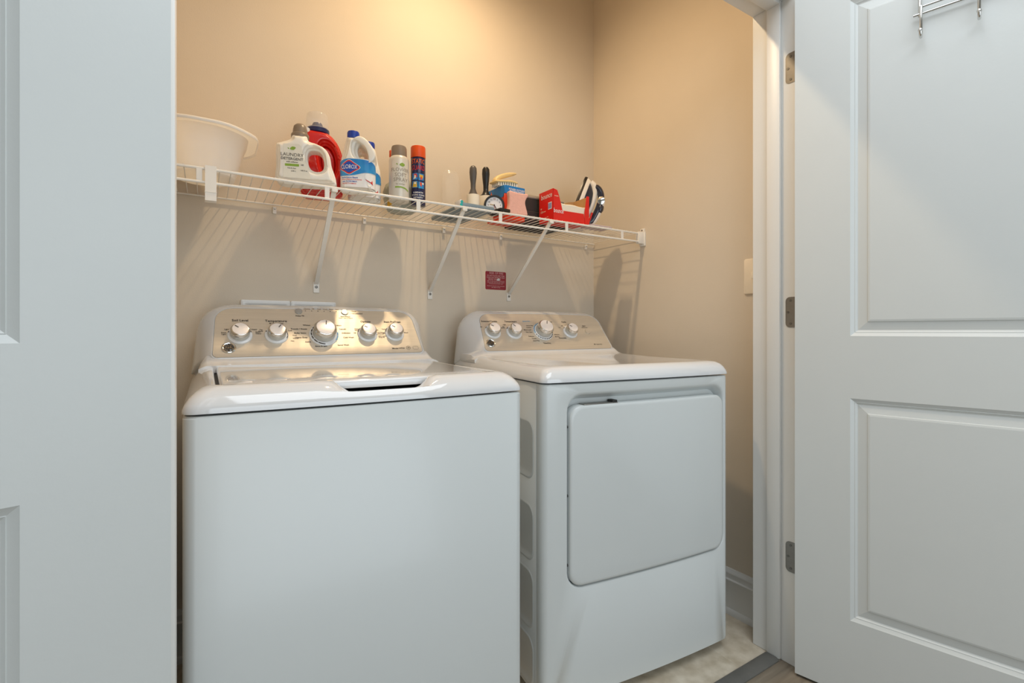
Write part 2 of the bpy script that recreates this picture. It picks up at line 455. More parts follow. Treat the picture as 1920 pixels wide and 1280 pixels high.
# closet ceiling lamp base (lamp light hangs below it)
cl = thing('ceiling_light', 'small bare bulb ceiling lamp holder above the closet', 'ceiling light', (.70, 1.24, ZC))
obj('base', lathe(B(), [(0, 0), (.055, 0), (.055, -.010), (.04, -.022), (0, -.022)], 28), 'plastic', cl)

# ------------------------------------------------------------------ laundry machines
HB = .335                         # half width
def bow(x): return -.012*(1-(x/HB)**2)
def plan(hx, y0, y1, r, bw=1, ns=14):
    P = rrect(-hx, hx, y0, y1, r, ns, 6); out = []
    for x, y in P:
        f = max(0, 1-(y-y0)/.12)
        out.append((x, y+bow(x)*bw*f))
    return out
CS, SN = .1015/math.hypot(.1015, .1304), .1304/math.hypot(.1015, .1304)
def panel_fn(off):
    return lambda a, s: Vector((a, .5035+s*CS-off*SN, .8876+s*SN+off*CS))
PM = Matrix(((1, 0, 0, 0), (0, CS, -SN, .5035), (0, SN, CS, .8876), (0, 0, 0, 1)))  # panel frame -> machine frame
def console(root, cxn, hwb, hwt, kind):
    outl = [(cxn-hwb, 0), (cxn+hwb, .002), (cxn+hwt, .166), (cxn-hwt, .166)]
    P = rpoly(outl, [.012, .012, .042, .042], 14, 8)
    P = [(x, s+.004*(1-((x-cxn)/hwt)**2)*max(0, (s-.1)/.066)) for x, s in P]
    Pr = offs(P, -.0045)
    bk = rpoly([(-.3375, .838), (.3375, .838), (.316, 1.030), (-.316, 1.030)], [.004, .004, .085, .085], 14, 8)
    bk = [(x, z+.004*(1-(x/.33)**2)*max(0, (z-.97)/.06)) for x, z in bk]
    f = panel_fn(0)
    A0 = [f(*p)+Vector((0, SN*.001, -CS*.001)) for p in P]
    A1 = [panel_fn(.002)(*p) for p in offs(P, -.0015)]
    A2 = [panel_fn(.0005)(*p) for p in Pr]
    bk = [(x*HB/.335, z) for x, z in bk]
    C = [Vector((x, .640, z)) for x, z in bk]
    def mid(t, bulge):
        out = []
        for a, c in zip(A2, C):
            p = a.lerp(c, t)
            w = max(0, min(1, (abs(p.x)-.22)/.06)); u = max(0, min(1, (p.z-.90)/.06))
            p.x += math.copysign(bulge*w, p.x); 
            out.append(p)
        return out
    D = [Vector((x*.995, .655, z-.002)) for x, z in bk]
    obj('console', loft(B(), [A0, A1, A2, mid(.3, .009), mid(.6, .010), mid(.85, .004), C, D], True, True), 'topw', root)
    ap = [(.512, .893), (.503, .8865), (.494, .8810), (.482, .8755), (.470, .8725), (.462, .8700), (.462, .852), (.60, .852), (.60, .893)]
    def sect(x, f): return [Vector((x, y, .862+(z-.862)*f if z > .862 else z)) for y, z in ap]
    xa, xb = cxn-hwb-.010, cxn+hwb+.010
    obj('console_apron', loft(B(), [sect(-.318, .0), sect(-.312, .45), sect(xa-.004, .93), sect(xa, .99)]+[sect(cxn-hwb+2*hwb*k/12, 1) for k in range(13)]+[sect(xb, .99), sect(xb+.004, .93), sect(.312, .45), sect(.318, .0)]), 'topw', root)
    bm = B()
    Pin = offs(P, .0004)
    loft(bm, [[panel_fn(-.001)(*p) for p in Pin], [panel_fn(.0014)(*p) for p in Pin]])
    return obj('control_panel', bm, 'steel', root)
def ring_arc(name, cx, cy, r0, r1, a0, a1, m, parent, off=.002, n=14):
    """flat arc drawn on the control panel, angles clockwise from the top"""
    bm = B(); f = panel_fn(off); vs = []
    for i in range(n+1):
        a = R(a0+(a1-a0)*i/n); s, c = math.sin(a), math.cos(a)
        vs.append((bm.verts.new(f(cx+r0*s, cy+r0*c)), bm.verts.new(f(cx+r1*s, cy+r1*c))))
    for p, q in zip(vs, vs[1:]): bm.faces.new((p[0], p[1], q[1], q[0]))
    return obj(name, bm, m, parent)
def knob(root, cx, cy, big, angle=0):
    k = thing('knob'); k.parent = root
    k.matrix_basis = PM @ T((cx, cy, .0014))
    s = 1.33 if big else 1.0
    if big:
        obj('knob_skirt', lathe(B(), [(.0405, 0), (.0405, .0012), (.039, .003), (.030, .006), (.0, .006)], 48), 'skirt', k)
    else:
        obj('knob_skirt', lathe(B(), [(.0305, 0), (.0305, .001), (.0295, .0028), (.023, .0055), (0, .0055)], 40), 'skirt', k)
    b = .006 if big else .0055
    obj('knob_body', lathe(B(), [(.0215*s, b), (.0235*s, b+.0015), (.0225*s, b+.009*s), (.0215*s, b+.0135*s), (0, b+.0135*s)], 40), 'knobside', k)
    b2 = b+.0135*s
    obj('chrome_ring', lathe(B(), [(.0225*s, b2), (.0238*s, b2+.001), (.0240*s, b2+.004*s), (.0205*s, b2+.0095*s), (.0195*s, b2+.0098*s), (0, b2+.0098*s)], 40), 'chrome', k)
    obj('knob_cap', lathe(B(), [(.0192*s, b2+.0098*s), (.0190*s, b2+.0108*s), (.017*s, b2+.0112*s), (0, b2+.0115*s)], 40), 'knobface', k)
    a = R(angle)
    obj('pointer', bx(-.0012, .0012, .006*s, .0165*s, b2+.011*s, b2+.0122*s, m=Matrix.Rotation(-a, 4, 'Z')), 'inkg', k)
    return k
def badge(root, cx, cy):
    b = obj('brand_badge', lathe(B(), [(.0165, 0), (.0170, .001), (.0168, .0025), (.0150, .0036), (.0140, .0030), (0, .0030)], 36, PM @ T((cx, cy, .0014))), 'chrome', root)
    bd = obj('badge_disc', lathe(B(), [(.0125, .0030), (.0125, .0034), (0, .0034)], 30, PM @ T((cx, cy, .0014))), 'ink', b)
    f = panel_fn(.0054)
    text('badge_letters', [('GE', .0135, cx, cy, 'CENTER')], f, 'chrome', b)
    bm = B()
    for k in range(4):
        a0 = k*90+10; pts = []
        for i in range(7):
            a = R(a0+i*11.5); rr = .0100+.0012*math.sin(i/6*math.pi)
            pts.append(panel_fn(.0052)(cx+rr*math.sin(a), cy+rr*math.cos(a)))
        tube(bm, pts, .0005, 5)
    obj('badge_swirl', bm, 'chrome', b)

def body(root, ztop, m='enamel', hb=HB, y1=.66):
    bm = B()
    rings = []
    for ins, z in [(.004, .032), (0, .036), (0, ztop-.004), (.003, ztop)]:
        rings.append([Vector((x, y, z)) for x, y in plan(hb-ins, ins, y1-ins, .02)])
    return loft(bm, rings)
def feet(root):
    for x in (-.28, .28):
        for y in (.06, .60):
            obj('levelling_foot', lathe(B(), [(.02, 0), (.02, .008), (.012, .012), (.009, .014), (.009, .034)], 16, T((x, y, .0005))), 'black', root)

# --- washer
W = thing('washing_machine', 'white top-loading washing machine at left under the wire shelf', 'washing machine', (.300, .968, 0))
feet(W)
obj('cabinet', body(W, .8135), 'enamel', W)
rings = []
prof = [(.006, .8165), (-.001, .8175), (-.001, .8235), (.0025, .832), (.009, .842), (.018, .851), (.028, .8575), (.037, .8605), (.0445, .8612), (.0475, .8595), (.049, .856), (.049, .828)]
yy1 = [.655, .66, .66, .66, .658, .655, .64, .56, .492, .486, .4845, .4845]
for (ins, z), y1 in zip(prof, yy1):
    r = []
    for x, y in plan(HB-ins, ins, y1, .022 if ins < .04 else .016, 1, 30):
        zz = z
        f = max(0, min(1, (.108-abs(x-.012))/.042)); f = f*f*(3-2*f)
        if y < .12 and z > .834 and f > 0:
            zz = z-f*(z-.833)*min(1, max(0, (ins-.006)/.012))
            if z <= .8605 or ins > .03: pass
        elif y > .3:
            zz = z+.008*(y-.3)/.36*(1 if z > .85 else 0)
        r.append(Vector((x, y, zz)))
    rings.append(r)
obj('top_cover', loft(B(), rings), 'topw', W)
# lid: slab with a rolled edge, hinge gap left and right
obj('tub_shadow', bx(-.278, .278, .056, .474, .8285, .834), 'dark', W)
rl = []
for ins, z in [(.004, .8405), (.0005, .8415), (0, .843), (0, .8515), (.0012, .8555), (.0035, .8578), (.007, .8586)]:
    rl.append([Vector((x, y, z+.010*(y-.05)/.43*(z > .84))) for x, y in plan(HB-.0545-ins, .0545+ins, .4785-ins, .012, 1, 24)])
obj('lid', loft(B(), rl), 'topw', W)
obj('lid_slot', bx(-.2872, -.2812, .115, .474, .8600, .8660, bev=0, m=Matrix.Rotation(0, 4, 'X')) if 0 else bx(-.2862, -.2806, .075, .4775, .829, .8505), 'dark', W)
cp = console(W, -.002, .2865, .277, 'washer')
kn = [(-.224, .072), (-.134, .072), (-.008, .073), (.120, .075), (.206, .077)]
for i, (x, y) in enumerate(kn): knob(W, x, y, i == 2, [-50, 35, 10, -60, -60][i])
badge(W, -.251, .030)
for x in (-.069, .064):
    b = obj('push_button', lathe(B(), [(.0105, 0), (.0105, .002), (.0095, .0032), (0, .0036)], 28, PM @ T((x, .1605, .0014))), mat('button_grey', 'a9a8a4', .3, .4), W)
f = panel_fn(.0022)
text('panel_lettering', [('Soil Level', .0105, -.222, .1235, 'CENTER'), ('Temperature', .0105, -.132, .1225, 'CENTER'), ('All Cold Rinses', .006, -.132, .114, 'CENTER'),
     ('Options', .0095, .122, .1235, 'CENTER'), ('Stain PreTreat', .0095, .208, .1235, 'CENTER'),
     ('Delay Fill', .0065, -.067, .143, 'CENTER'), ('Start/Pause', .0065, .064, .143, 'CENTER'), ('Hold 3 Sec to Cancel', .0048, .064, .137, 'CENTER'),
     ('• Pause', .006, .082, .165, 'LEFT'), ('• Lid Unlocked', .006, .082, .156, 'LEFT'),
     ('Extra\nLight', .0055, -.262, .078, 'CENTER'), ('Light', .0055, -.250, .092, 'RIGHT'), ('Heavy', .0055, -.196, .092, 'LEFT'), ('Extra\nHeavy', .0055, -.186, .080, 'LEFT'),
     ('Tap\nCold', .0055, -.168, .088, 'RIGHT'), ('Cold', .0055, -.104, .088, 'LEFT'), ('Cool', .0055, -.093, .071, 'LEFT'), ('Warm', .0055, -.093, .060, 'LEFT'), ('Hot', .0055, -.099, .051, 'LEFT'),
     ('Whites', .0068, -.042, .108, 'RIGHT'), ('Towels / Sheets', .0068, -.052, .094, 'RIGHT'), ('Bulky Items', .0068, -.056, .079, 'RIGHT'), ('Heavy Duty', .0068, -.054, .063, 'RIGHT'), ('Active', .0062, -.046, .047, 'RIGHT'), ('Rinse & Spin', .0065, -.02, .031, 'CENTER'),
     ('Normal', .0068, -.006, .121, 'CENTER'), ('Colors', .0068, .028, .108, 'LEFT'), ('Casuals', .0068, .038, .094, 'LEFT'), ('Delicates', .0068, .044, .079, 'LEFT'), ('Cold Wash', .0068, .046, .062, 'LEFT'), ('Speed Wash', .0065, .026, .034, 'LEFT'),
     ('Off', .0055, .086, .079, 'RIGHT'), ('Deep\nRinse', .0055, .096, .092, 'RIGHT'), ('Auto', .0055, .108, .106, 'LEFT'), ('Soak', .0055, .146, .091, 'LEFT'), ('2nd Rinse\nExtra Spin', .0052, .152, .078, 'LEFT'), ('Fabric Softener\nDeep Fill', .0050, .153, .064, 'LEFT'),
     ('Off', .0055, .176, .079, 'RIGHT'), ('Tomato', .0055, .186, .094, 'RIGHT'), ('Wine', .0055, .198, .106, 'LEFT'), ('Blood', .0055, .238, .080, 'LEFT'),
     ('Model HTW', .0078, .207, .018, 'CENTER'), ('HE', .006, .239, .0195, 'CENTER')], f, 'ink', cp)
text('indicator_lettering', [(s, .0058, -.045+.0175*i, .171, 'CENTER') for i, s in enumerate(['Sensing', 'Fill', 'Soak', 'Wash', 'Rinse', 'Spin'])], f, mat('print_amber', '8a6a3c', .5), cp)
bm = B()
for i in range(6): prism(bm, [(.0012*math.cos(a*math.pi/4), .0012*math.sin(a*math.pi/4)) for a in range(8)], .0012, .0022, PM @ T((-.050+.0178*i, .163, 0)))
obj('indicator_dots', bm, 'ink', cp)
ring_arc('energy_mark', .239, .0195, .0062, .0070, 0, 360, 'ink', cp, .0024, 24)
P = rrect(.254, .272, .0135, .0255, .003, 2, 3); Pi = offs(P, .0006)
bm = B(); f2 = panel_fn(.0022)
va = [bm.verts.new(f2(*p)) for p in P]; vb = [bm.verts.new(f2(*p)) for p in Pi]
for i in range(len(P)): bm.faces.new((va[i], va[(i+1) % len(P)], vb[(i+1) % len(P)], vb[i]))
obj('outline_mark', bm, 'inkg', cp)
# ticks round the knobs
for a0, a1 in ((184, 214), (218, 238), (242, 258), (262, 278), (282, 298), (302, 318), (322, 350), (354, 372)): ring_arc('dial_mark', -.006, .073, .0355, .0385, a0, a1, 'ink', W, .0068-.0006)
for a0, a1 in ((82, 98), (101, 116), (119, 128)): ring_arc('dial_mark', -.006, .073, .0355, .0388, a0, a1, 'cyan', W, .0064)
for (x, y), arcs in zip([kn[0], kn[1], kn[3], kn[4]], ([(-74, -66), (66, 74), (-40, -34)], [(-70, -62), (50, 75), (78, 95), (98, 118)], [(-80, -50), (96, 102), (60, 66)], [(-80, -50), (64, 70), (40, 46)])):
    for a0, a1 in arcs: ring_arc('dial_mark', x, y, .0268, .0292, a0, a1, 'ink', W, .0052, 6)

# --- dryer
RD = R(-6)
D = thing('clothes_dryer', 'white front-loading clothes dryer to the right, door closed, beside the doorway', 'clothes dryer', (1.018, .943, 0), rz=RD)
feet(D)
HBo = HB; HB = .322
bm = B(); rings = []
for ins, z in [(.004, .034), (0, .038), (0, .8205), (.003, .8245)]:
    rings.append([Vector((x, y, z)) for x, y in rrect(-HB+ins, HB-ins, .034, .655-ins, .002, 6, 3)])
cab = obj('cabinet', loft(bm, rings), 'enamel', D)
# front panel: shell with a recess for the door
def frontplane(x): return bow(x)*1.0
rx0, rx1, rz0, rz1 = -.2515, .299, .3075, .794
def fr(P, y): return [Vector((x, y+bow(x), z)) for x, z in P]
def rr2(x0, x1, z0, z1, r): return rrect(x0, x1, z0, z1, r, 16, 6)
outer = [(HB, .020)]
bm = B()
rings = [[Vector((x, .033, z)) for x, z in rr2(-HB+.001, HB-.001, .030, .8245, .002)],
         [Vector((x, .022+bow(x)*.2, z)) for x, z in rr2(-HB, HB, .030, .8245, .003)],
         [Vector((x, .010+bow(x)*.6, z)) for x, z in rr2(-HB+.002, HB-.002, .030, .8245, .004)],
         fr(rr2(-HB+.008, HB-.008, .0305, .824, .006), .0028),
         fr(rr2(-HB+.015, HB-.015, .032, .823, .010), 0),
         fr(rr2(rx0-.006, rx1+.005, rz0-.004, rz1+.008, .046), 0),
         fr(rr2(rx0-.002, rx1+.002, rz0-.001, rz1+.003, .044), .002),
         fr(rr2(rx0, rx1, rz0, rz1, .042), .006),
         fr(rr2(rx0+.002, rx1-.002, rz0+.002, rz1-.012, .040), .030)]
obj('front_panel', loft(bm, rings, False, True), 'enamel', D, ang=50)
# door
bm = B()
dx0, dx1, dz0, dz1 = rx0+.0045, rx1-.003, rz0+.005, .768
rings = []
for ins, y in [(.003, .0285), (0, .026), (0, .002), (.0012, -.001), (.004, -.0028), (.009, -.0034)]:
    rings.append(fr(rr2(dx0+ins, dx1-ins, dz0+ins, dz1-ins, .034), y))
dd = obj('door', loft(bm, rings), 'enamel', D, ang=50)
for z in (.715, .541, .366):
    obj('screw', cyl(B(), .0035, 0, .0012, 10, T((dx0-.0002, .010+bow(dx0), z)) @ Matrix.Rotation(R(-90), 4, 'Y')), 'screw', dd)
obj('handle_pocket', bx(-.205, -.098, .004+bow(-.1), .018, .7675, .7705, bev=.001), 'hinge', dd)
obj('door_latch', bx(-.115, -.100, .004+bow(-.1), .016, .7685, .776, bev=.001), 'dark', dd)
# lid / top
rings = []
for (ins, z), y1 in zip([(.005, .8275), (-.001, .8285), (-.001, .8335), (.0015, .841), (.006, .850), (.013, .8585), (.023, .8645), (.034, .867), (.044, .8672), (.052, .8662)], [.655, .66, .66, .66, .66, .655, .645, .63, .62, .615]):
    rings.append([Vector((x, y, z+.010*max(0, y-.3)/.36*(z > .85))) for x, y in plan(HB+.001-ins, ins-.003, y1, .020 if ins < .03 else .030, 1, 16)])
obj('top_cover', loft(B(), rings), 'topw', D)
# pressed shapes on the left side panel
for z0, z1 in ((.045, .175), (.19, .345), (.365, .515), (.575, .73)):
    P = rrect(.044, .60, z0, z1, .035, 6, 6)
    rings = [[Vector((-HB-d, y, z)) for y, z in offs(P, i)] for d, i in ((-.0005, 0), (.0016, .004), (.0016, .007), (.0003, .012))]
    obj('side_emboss', loft(B(), rings, False, True), 'enamel', D)
cpd = console(D, .008, .269, .256, 'dryer')
kd = [(-.213, .083), (-.129, .081), (-.007, .084), (.113, .083)]
for i, (x, y) in enumerate(kd): knob(D, x, y, i == 2, [-60, -40, 20, -60][i])
obj('push_button', lathe(B(), [(.0125, 0), (.0125, .0015), (.0115, .0028), (0, .0028)], 28, PM @ T((.195, .084, .0014))), 'steel', D)
badge(D, -.234, .033)
text('panel_lettering', [('Extended Tumble', .0088, -.204, .131, 'CENTER'), ('Temperature', .0092, -.118, .131, 'CENTER'), ('Cycle', .0092, .112, .131, 'CENTER'), ('Start', .0078, .198, .112, 'CENTER'), ('Hold to Start', .005, .198, .104, 'CENTER'),
      ('Off', .006, -.238, .105, 'RIGHT'), ('On', .006, -.205, .117, 'CENTER'), ('Anti\nBacterial', .0052, -.150, .104, 'RIGHT'), ('High', .006, -.142, .116, 'RIGHT'),
      ('Sensor Dry', .0062, -.030, .112, 'RIGHT'), ('Cottons', .0062, -.040, .103, 'RIGHT'), ('Mixed Loads', .0062, -.044, .092, 'RIGHT'), ('Easy Care', .0062, -.044, .082, 'RIGHT'), ('Delicates', .0062, -.042, .062, 'RIGHT'), ('Towels', .0062, -.036, .052, 'RIGHT'), ('Speed Dry', .0062, -.026, .042, 'RIGHT'), ('Timed Dry', .007, .002, .030, 'CENTER'),
      ('Cottons', .0075, .034, .131, 'LEFT'), ('Less', .0055, .042, .112, 'LEFT'), ('Delicates', .0062, .046, .070, 'LEFT'), ('Air Dry', .0062, .046, .060, 'LEFT'), ('Dewrinkle', .0075, .062, .053, 'LEFT'),
      ('Low', .0055, .088, .104, 'RIGHT'), ('Off', .0055, .100, .112, 'RIGHT'), ('GE', .0065, .211, .022, 'CENTER'), ('Sensor Dry', .0058, .219, .022, 'LEFT')], lambda a, q: f(a-.010, q), 'ink', cpd)
text('cyan_lettering', [('Sensor Dry', .0068, -.052, .133, 'CENTER')], lambda a, q: f(a-.010, q), 'cyan', cpd)
for a0 in range(258, 352, 13): ring_arc('dial_mark', -.007, .084, .0355, .0390, a0, a0+9, 'cyan', D, .0064)
for a0 in range(100, 252, 14): ring_arc('dial_mark', -.007, .084, .0355, .0385, a0, a0+9, 'ink', D, .0064)
for x, y in (kd[0], kd[1], kd[3]):
    ring_arc('dial_mark', x, y, .0268, .0292, -60, -44, 'ink', D, .0052, 6)
HB = HBo

# recessed supply box behind the washer
wb = thing('supply_box', 'white recessed plastic supply box in the wall behind the washing machine console', 'outlet box', (.227, YB, .97))
for x0, x1 in ((-.1395, -.0005), (.0005, .1395)):
    rings = [[Vector((x, y, z)) for x, z in rrect(x0+i, x1-i, -.09+i, .083-i, .004, 1, 3)] for i, y in ((0, 0), (0, -.008), (.004, -.010), (.016, -.008), (.022, -.001))]
    obj('box_frame', loft(B(), rings, False, True), 'plastic', wb)

# ------------------------------------------------------------------ wire shelf
ZS, YSF, YSB = 1.353, 1.410, 1.703
SH = thing('wire_shelf', 'white coated wire shelf across the closet above the machines', 'shelf', ((XL+XR)/2, YB, ZS))
def so(name, bm, m='wire', parent=None): return obj(name, bm, m, parent or SH, world=(parent is None))
so('front_rail', tube(B(), [(XL+.004, YSF, ZS), (XR-.03, YSF, ZS)], .0037, 10))
so('lip_rail', tube(B(), [(XL+.004, YSF-.003, ZS-.034), (XR-.03, YSF-.003, ZS-.034)], .0035, 10))
so('back_rail', tube(B(), [(XL+.004, YSB, ZS+.0015), (XR-.004, YSB, ZS+.0015)], .0025, 8))
wm = None
n = 0
x = XL+.018
wm = None
while x < XR-.02:
    if wm is None:
        bm = tube(B(), [(0, -.003, .0022), (0, .02, .0030), (0, YSB-YSF+.002, .0042)], .0012, 6)
        o = obj('deck_wire', bm, 'wire', SH); wm = o.data
    else:
        o = bpy.data.objects.new('deck_wire', wm); COL.objects.link(o); o.parent = SH
    o.location = (x-(XL+XR)/2, YSF-YB, .0008)
    x += .0248
for x in (-.016, .280, .544, .833, 1.1135, 1.391):
    so('lip_spacer', bx(x-.0065, x+.0065, YSF-.0035, YSF-.0005, ZS-.033, ZS-.001, bev=.001, seg=1))
# big clip near the left
bm = B()
loft(bm, [[Vector((x, y, z)) for y, z in [(YSF+.014, ZS+.007), (YSF-.008, ZS+.007), (YSF-.0085, ZS-.078), (YSF+.006, ZS-.080), (YSF+.006, ZS-.055), (YSF+.014, ZS-.052)]] for x in (-.004, .020)])
box(bm, -.0048, .0208, YSF-.0095, YSF+.006, ZS-.058, ZS-.0565)
so('shelf_clip', bm, 'wire')
# end bracket at the right wall
bm = B()
box(bm, XR-.034, XR-.005, YSF-.009, YSF+.010, ZS-.042, ZS+.006, bev=.002)
box(bm, XR-.006, XR, YSF-.014, YSF+.016, ZS-.050, ZS+.008, bev=.002)
box(bm, XR-.006, XR, YSF-.010, YSF+.012, ZS+.006, ZS+.022, bev=.002)
eb = so('end_bracket', bm, 'wire')
so('screw', cyl(B(), .003, 0, .001, 12, T((XR-.006, YSF+.001, ZS+.014)) @ Matrix.Rotation(R(-90), 4, 'Y')), 'screw', eb)
# wall clips
for x in (.181, .462, .76, 1.01, 1.459):
    bm = B(); box(bm, x-.005, x+.005, YSB-.004, YB, ZS-.012, ZS-.006, bev=.001, seg=1); box(bm, x-.0055, x+.0055, YB-.010, YB, ZS-.026, ZS-.004, bev=.0015)
    c = so('wall_clip', bm); so('screw', cyl(B(), .0028, 0, .001, 10, T((x, YB-.010, ZS-.011)) @ Matrix.Rotation(R(90), 4, 'X')), 'screw', c)
# diagonal braces
for x, zf in ((.300, 1.115), (.700, 1.108), (1.045, 1.112)):
    bm = B()
    a = Vector((x, YSF+.004, ZS-.002)); b = Vector((x+.006, YB-.004, zf))
    dv = (b-a).normalized(); sd = Vector((1, 0, 0)); nn = dv.cross(sd).normalized()
    rings = []
    for t in (0, .03, .08, .5, .94, 1):
        p = a.lerp(b, t); w = .0065; h = .0045
        rings.append([p+sd*(-w)+nn*h, p+sd*(-w)-nn*.001, p+sd*(-w+.002)-nn*h*.7, p+sd*(w-.002)-nn*h*.7, p+sd*w-nn*.001, p+sd*w+nn*h])
    loft(bm, rings)
    box(bm, x-.008, x+.008, YSF-.006, YSF+.006, ZS-.012, ZS-.003, bev=.001, seg=1)
    br = so('shelf_brace', bm)
    X2 = x+.006
    so('foot_plate', bx(X2-.0095, X2+.0095, YB-.0035, YB, zf-.032, zf+.004, bev=.001, seg=1), 'wire', br)
    so('screw', cyl(B(), .0045, 0, .0025, 14, T((X2, YB-.0035, zf-.013)) @ Matrix.Rotation(R(90), 4, 'X'), bev=.001), 'screw', br)

# fire risk sign
sg = thing('warning_sign', 'dark red fire risk warning sticker on the back wall right of the middle brace', 'sign', (.9905, YB, 1.1605))
bm = B(); prism(bm, rrect(-.048, .048, -.0365, .0365, .005, 2, 4), 0, .0008, m=Matrix(((1, 0, 0, 0), (0, 0, -1, 0), (0, 1, 0, 0), (0, 0, 0, 1))))
obj('plate', bm, 'sign', sg)
fs = lambda a, s: Vector((a, -.0012, s))
text('lettering', [('RISK OF FIRE', .0115, .002, .0295, 'CENTER'), ('DO NOT PLACE ANY ITEMS', .0066, 0, .0195, 'CENTER'), ('CLEAN LINT FROM THE VENT', .0064, 0, .0122, 'CENTER'), ('BEHIND THE DRYER', .0064, -.006, .005, 'CENTER'), ('KEEP THE AREA AROUND THE APPLIANCE', .0042, 0, -.002, 'CENTER'),
     ('CLEAR OF LINT, DUST AND DIRT. INSPECT', .0042, 0, -.0075, 'CENTER'), ('THE EXHAUST DUCT EVERY YEAR', .0042, 0, -.013, 'CENTER'), ('FAILURE TO FOLLOW THESE WARNINGS', .0044, 0, -.022, 'CENTER'), ('MAY RESULT IN FIRE', .0044, 0, -.028, 'CENTER')], fs, 'signtxt', sg)
decal('duct_picture', [(.004, .001), (.018, .001), (.018, .009), (.012, .010), (.004, .006)], fs, 'labw', sg)

# ------------------------------------------------------------------ things on the shelf
ZT = ZS+.0068
# 1 dishpan
t = thing('dishpan', 'large cream plastic dishpan at the left end of the wire shelf', 'basin', (-.006, 1.535, ZT))
def pan(hx, hy, r, z, sag=0):
    out = []
    for x, y in rrect(-hx, hx, -hy, hy, min(hx, hy)*.86, 10, 10):
        k = max(0, 1-((x-hx)**2+(y+hy)**2)**.5/.07)
        out.append(Vector((x+.004*k, y, z-.008*k*sag)))
    return out
rings = [pan(.062, .07, .05, 0), pan(.068, .076, .052, .003), pan(.076, .085, .056, .022), pan(.088, .102, .062, .070), pan(.098, .116, .068, .098), pan(.101, .120, .07, .106, .6),
         pan(.114, .134, .078, .1075, 1), pan(.1225, .142, .082, .108, 1), pan(.1235, .143, .082, .1025, 1), pan(.1255, .1445, .083, .1025, 1), pan(.1250, .1445, .083, .1105, 1), pan(.112, .132, .078, .1105, 1), pan(.0985, .1175, .068, .1075, .6),
         pan(.0955, .1135, .066, .098), pan(.085, .099, .06, .070), pan(.073, .082, .054, .024), pan(.064, .072, .048, .006), pan(.05, .06, .04, .0035)]
obj('tub', loft(B(), rings), 'basin', t)

def fronty(d): return lambda a, s: Vector((a, d, s))
def rrwrap(w, d, r, off):
    """wrap s (0 at front centre, + to the right) round a rounded box outline; returns fn(s,z)"""
    hw, hd = w/2, d/2; L1 = hw-r; L2 = L1+math.pi/2*r
    def fn(s, z):
        q = abs(s); sg_ = 1 if s >= 0 else -1
        if q <= L1: x, y = q, -hd-off
        elif q <= L2:
            a = (q-L1)/r; x, y = L1+(r+off)*math.sin(a), -hd+r-(r+off)*math.cos(a)
        else: x, y = hw+off, -hd+r+(q-L2)
        return Vector((sg_*x, y, z))
    return fn
def cylwrap(r, off, a0=0):
    return lambda s, z: Vector(((r+off)*math.sin(s/r+a0), -(r+off)*math.cos(s/r+a0), z))
def leafshape(cx, cz, w, h, tilt=.3, n=16):
    out = []
    for i in range(n):
        a = 2*math.pi*i/n; x, y = w/2*math.cos(a), h/2*math.sin(a)*(1-.35*abs(math.cos(a)))
        out.append((cx+x*math.cos(tilt)-y*math.sin(tilt), cz+x*math.sin(tilt)+y*math.cos(tilt)))
    return out

# 2 white detergent jug
t = thing('detergent_jug', 'white laundry detergent jug with taupe cap and open handle, in front of the red jug', 'jug', (.2375, 1.468, ZT), rz=R(-14), group='laundry jugs on the shelf')
out = spline([(-.072, .004), (0, 0), (.072, .004), (.078, .018), (.074, .036), (.066, .060), (.062, .085), (.050, .106), (.026, .118), (.006, .123), (0, .136), (-.034, .136), (-.040, .124), (-.066, .112), (-.076, .104), (-.076, .05)], 4, True)
hole = spline([(.028, .098), (.008, .094), (.004, .070), (.012, .046), (.030, .040), (.044, .048), (.046, .070), (.040, .090)], 4, True)
bd = solid('bottle_body', out, [hole], .078, .019, 'jugw', t, 5)
obj('screw_cap', lathe(B(), [(.0225, .132), (.0235, .134), (.0235, .143), (.0215, .146), (.0195, .147), (.0185, .158), (.0165, .167), (.011, .1725), (0, .174)], 36, T((-.017, 0, 0))), 'capg', t)
fj = fronty(-.0402)
P = [(-.055, .012), (.014, .012), (.006, .045), (-.006, .070), (-.010, .098), (-.016, .104), (-.055, .102)]
lb = decal('label', P, fronty(-.0396), mat('label_cream', 'e6e2d4', .45), t)
text('label_lettering', [('LAUNDRY', .0125, -.0335, .0735, 'CENTER'), ('DETERGENT', .0100, -.0335, .0625, 'CENTER'), ('with softener', .0055, -.033, .0545, 'CENTER'), ('free & clear', .0045, -.034, .0375, 'CENTER'), ('HE', .006, -.008, .048, 'CENTER'), ('100 fl oz', .005, -.004, .033, 'CENTER'), ('2.95 L', .005, -.030, .030, 'CENTER')], fj, 'inkg', lb)
decal('leaf_mark', leafshape(-.0315, .0915, .015, .010, .35), fj, 'green', lb); decal('leaf_mark', leafshape(-.0425, .0905, .005, .003, -.8), fj, 'green', lb)
decal('green_band', [(-.051, .0425), (-.016, .0435), (-.016, .0500), (-.051, .0490)], fj, 'green', lb)

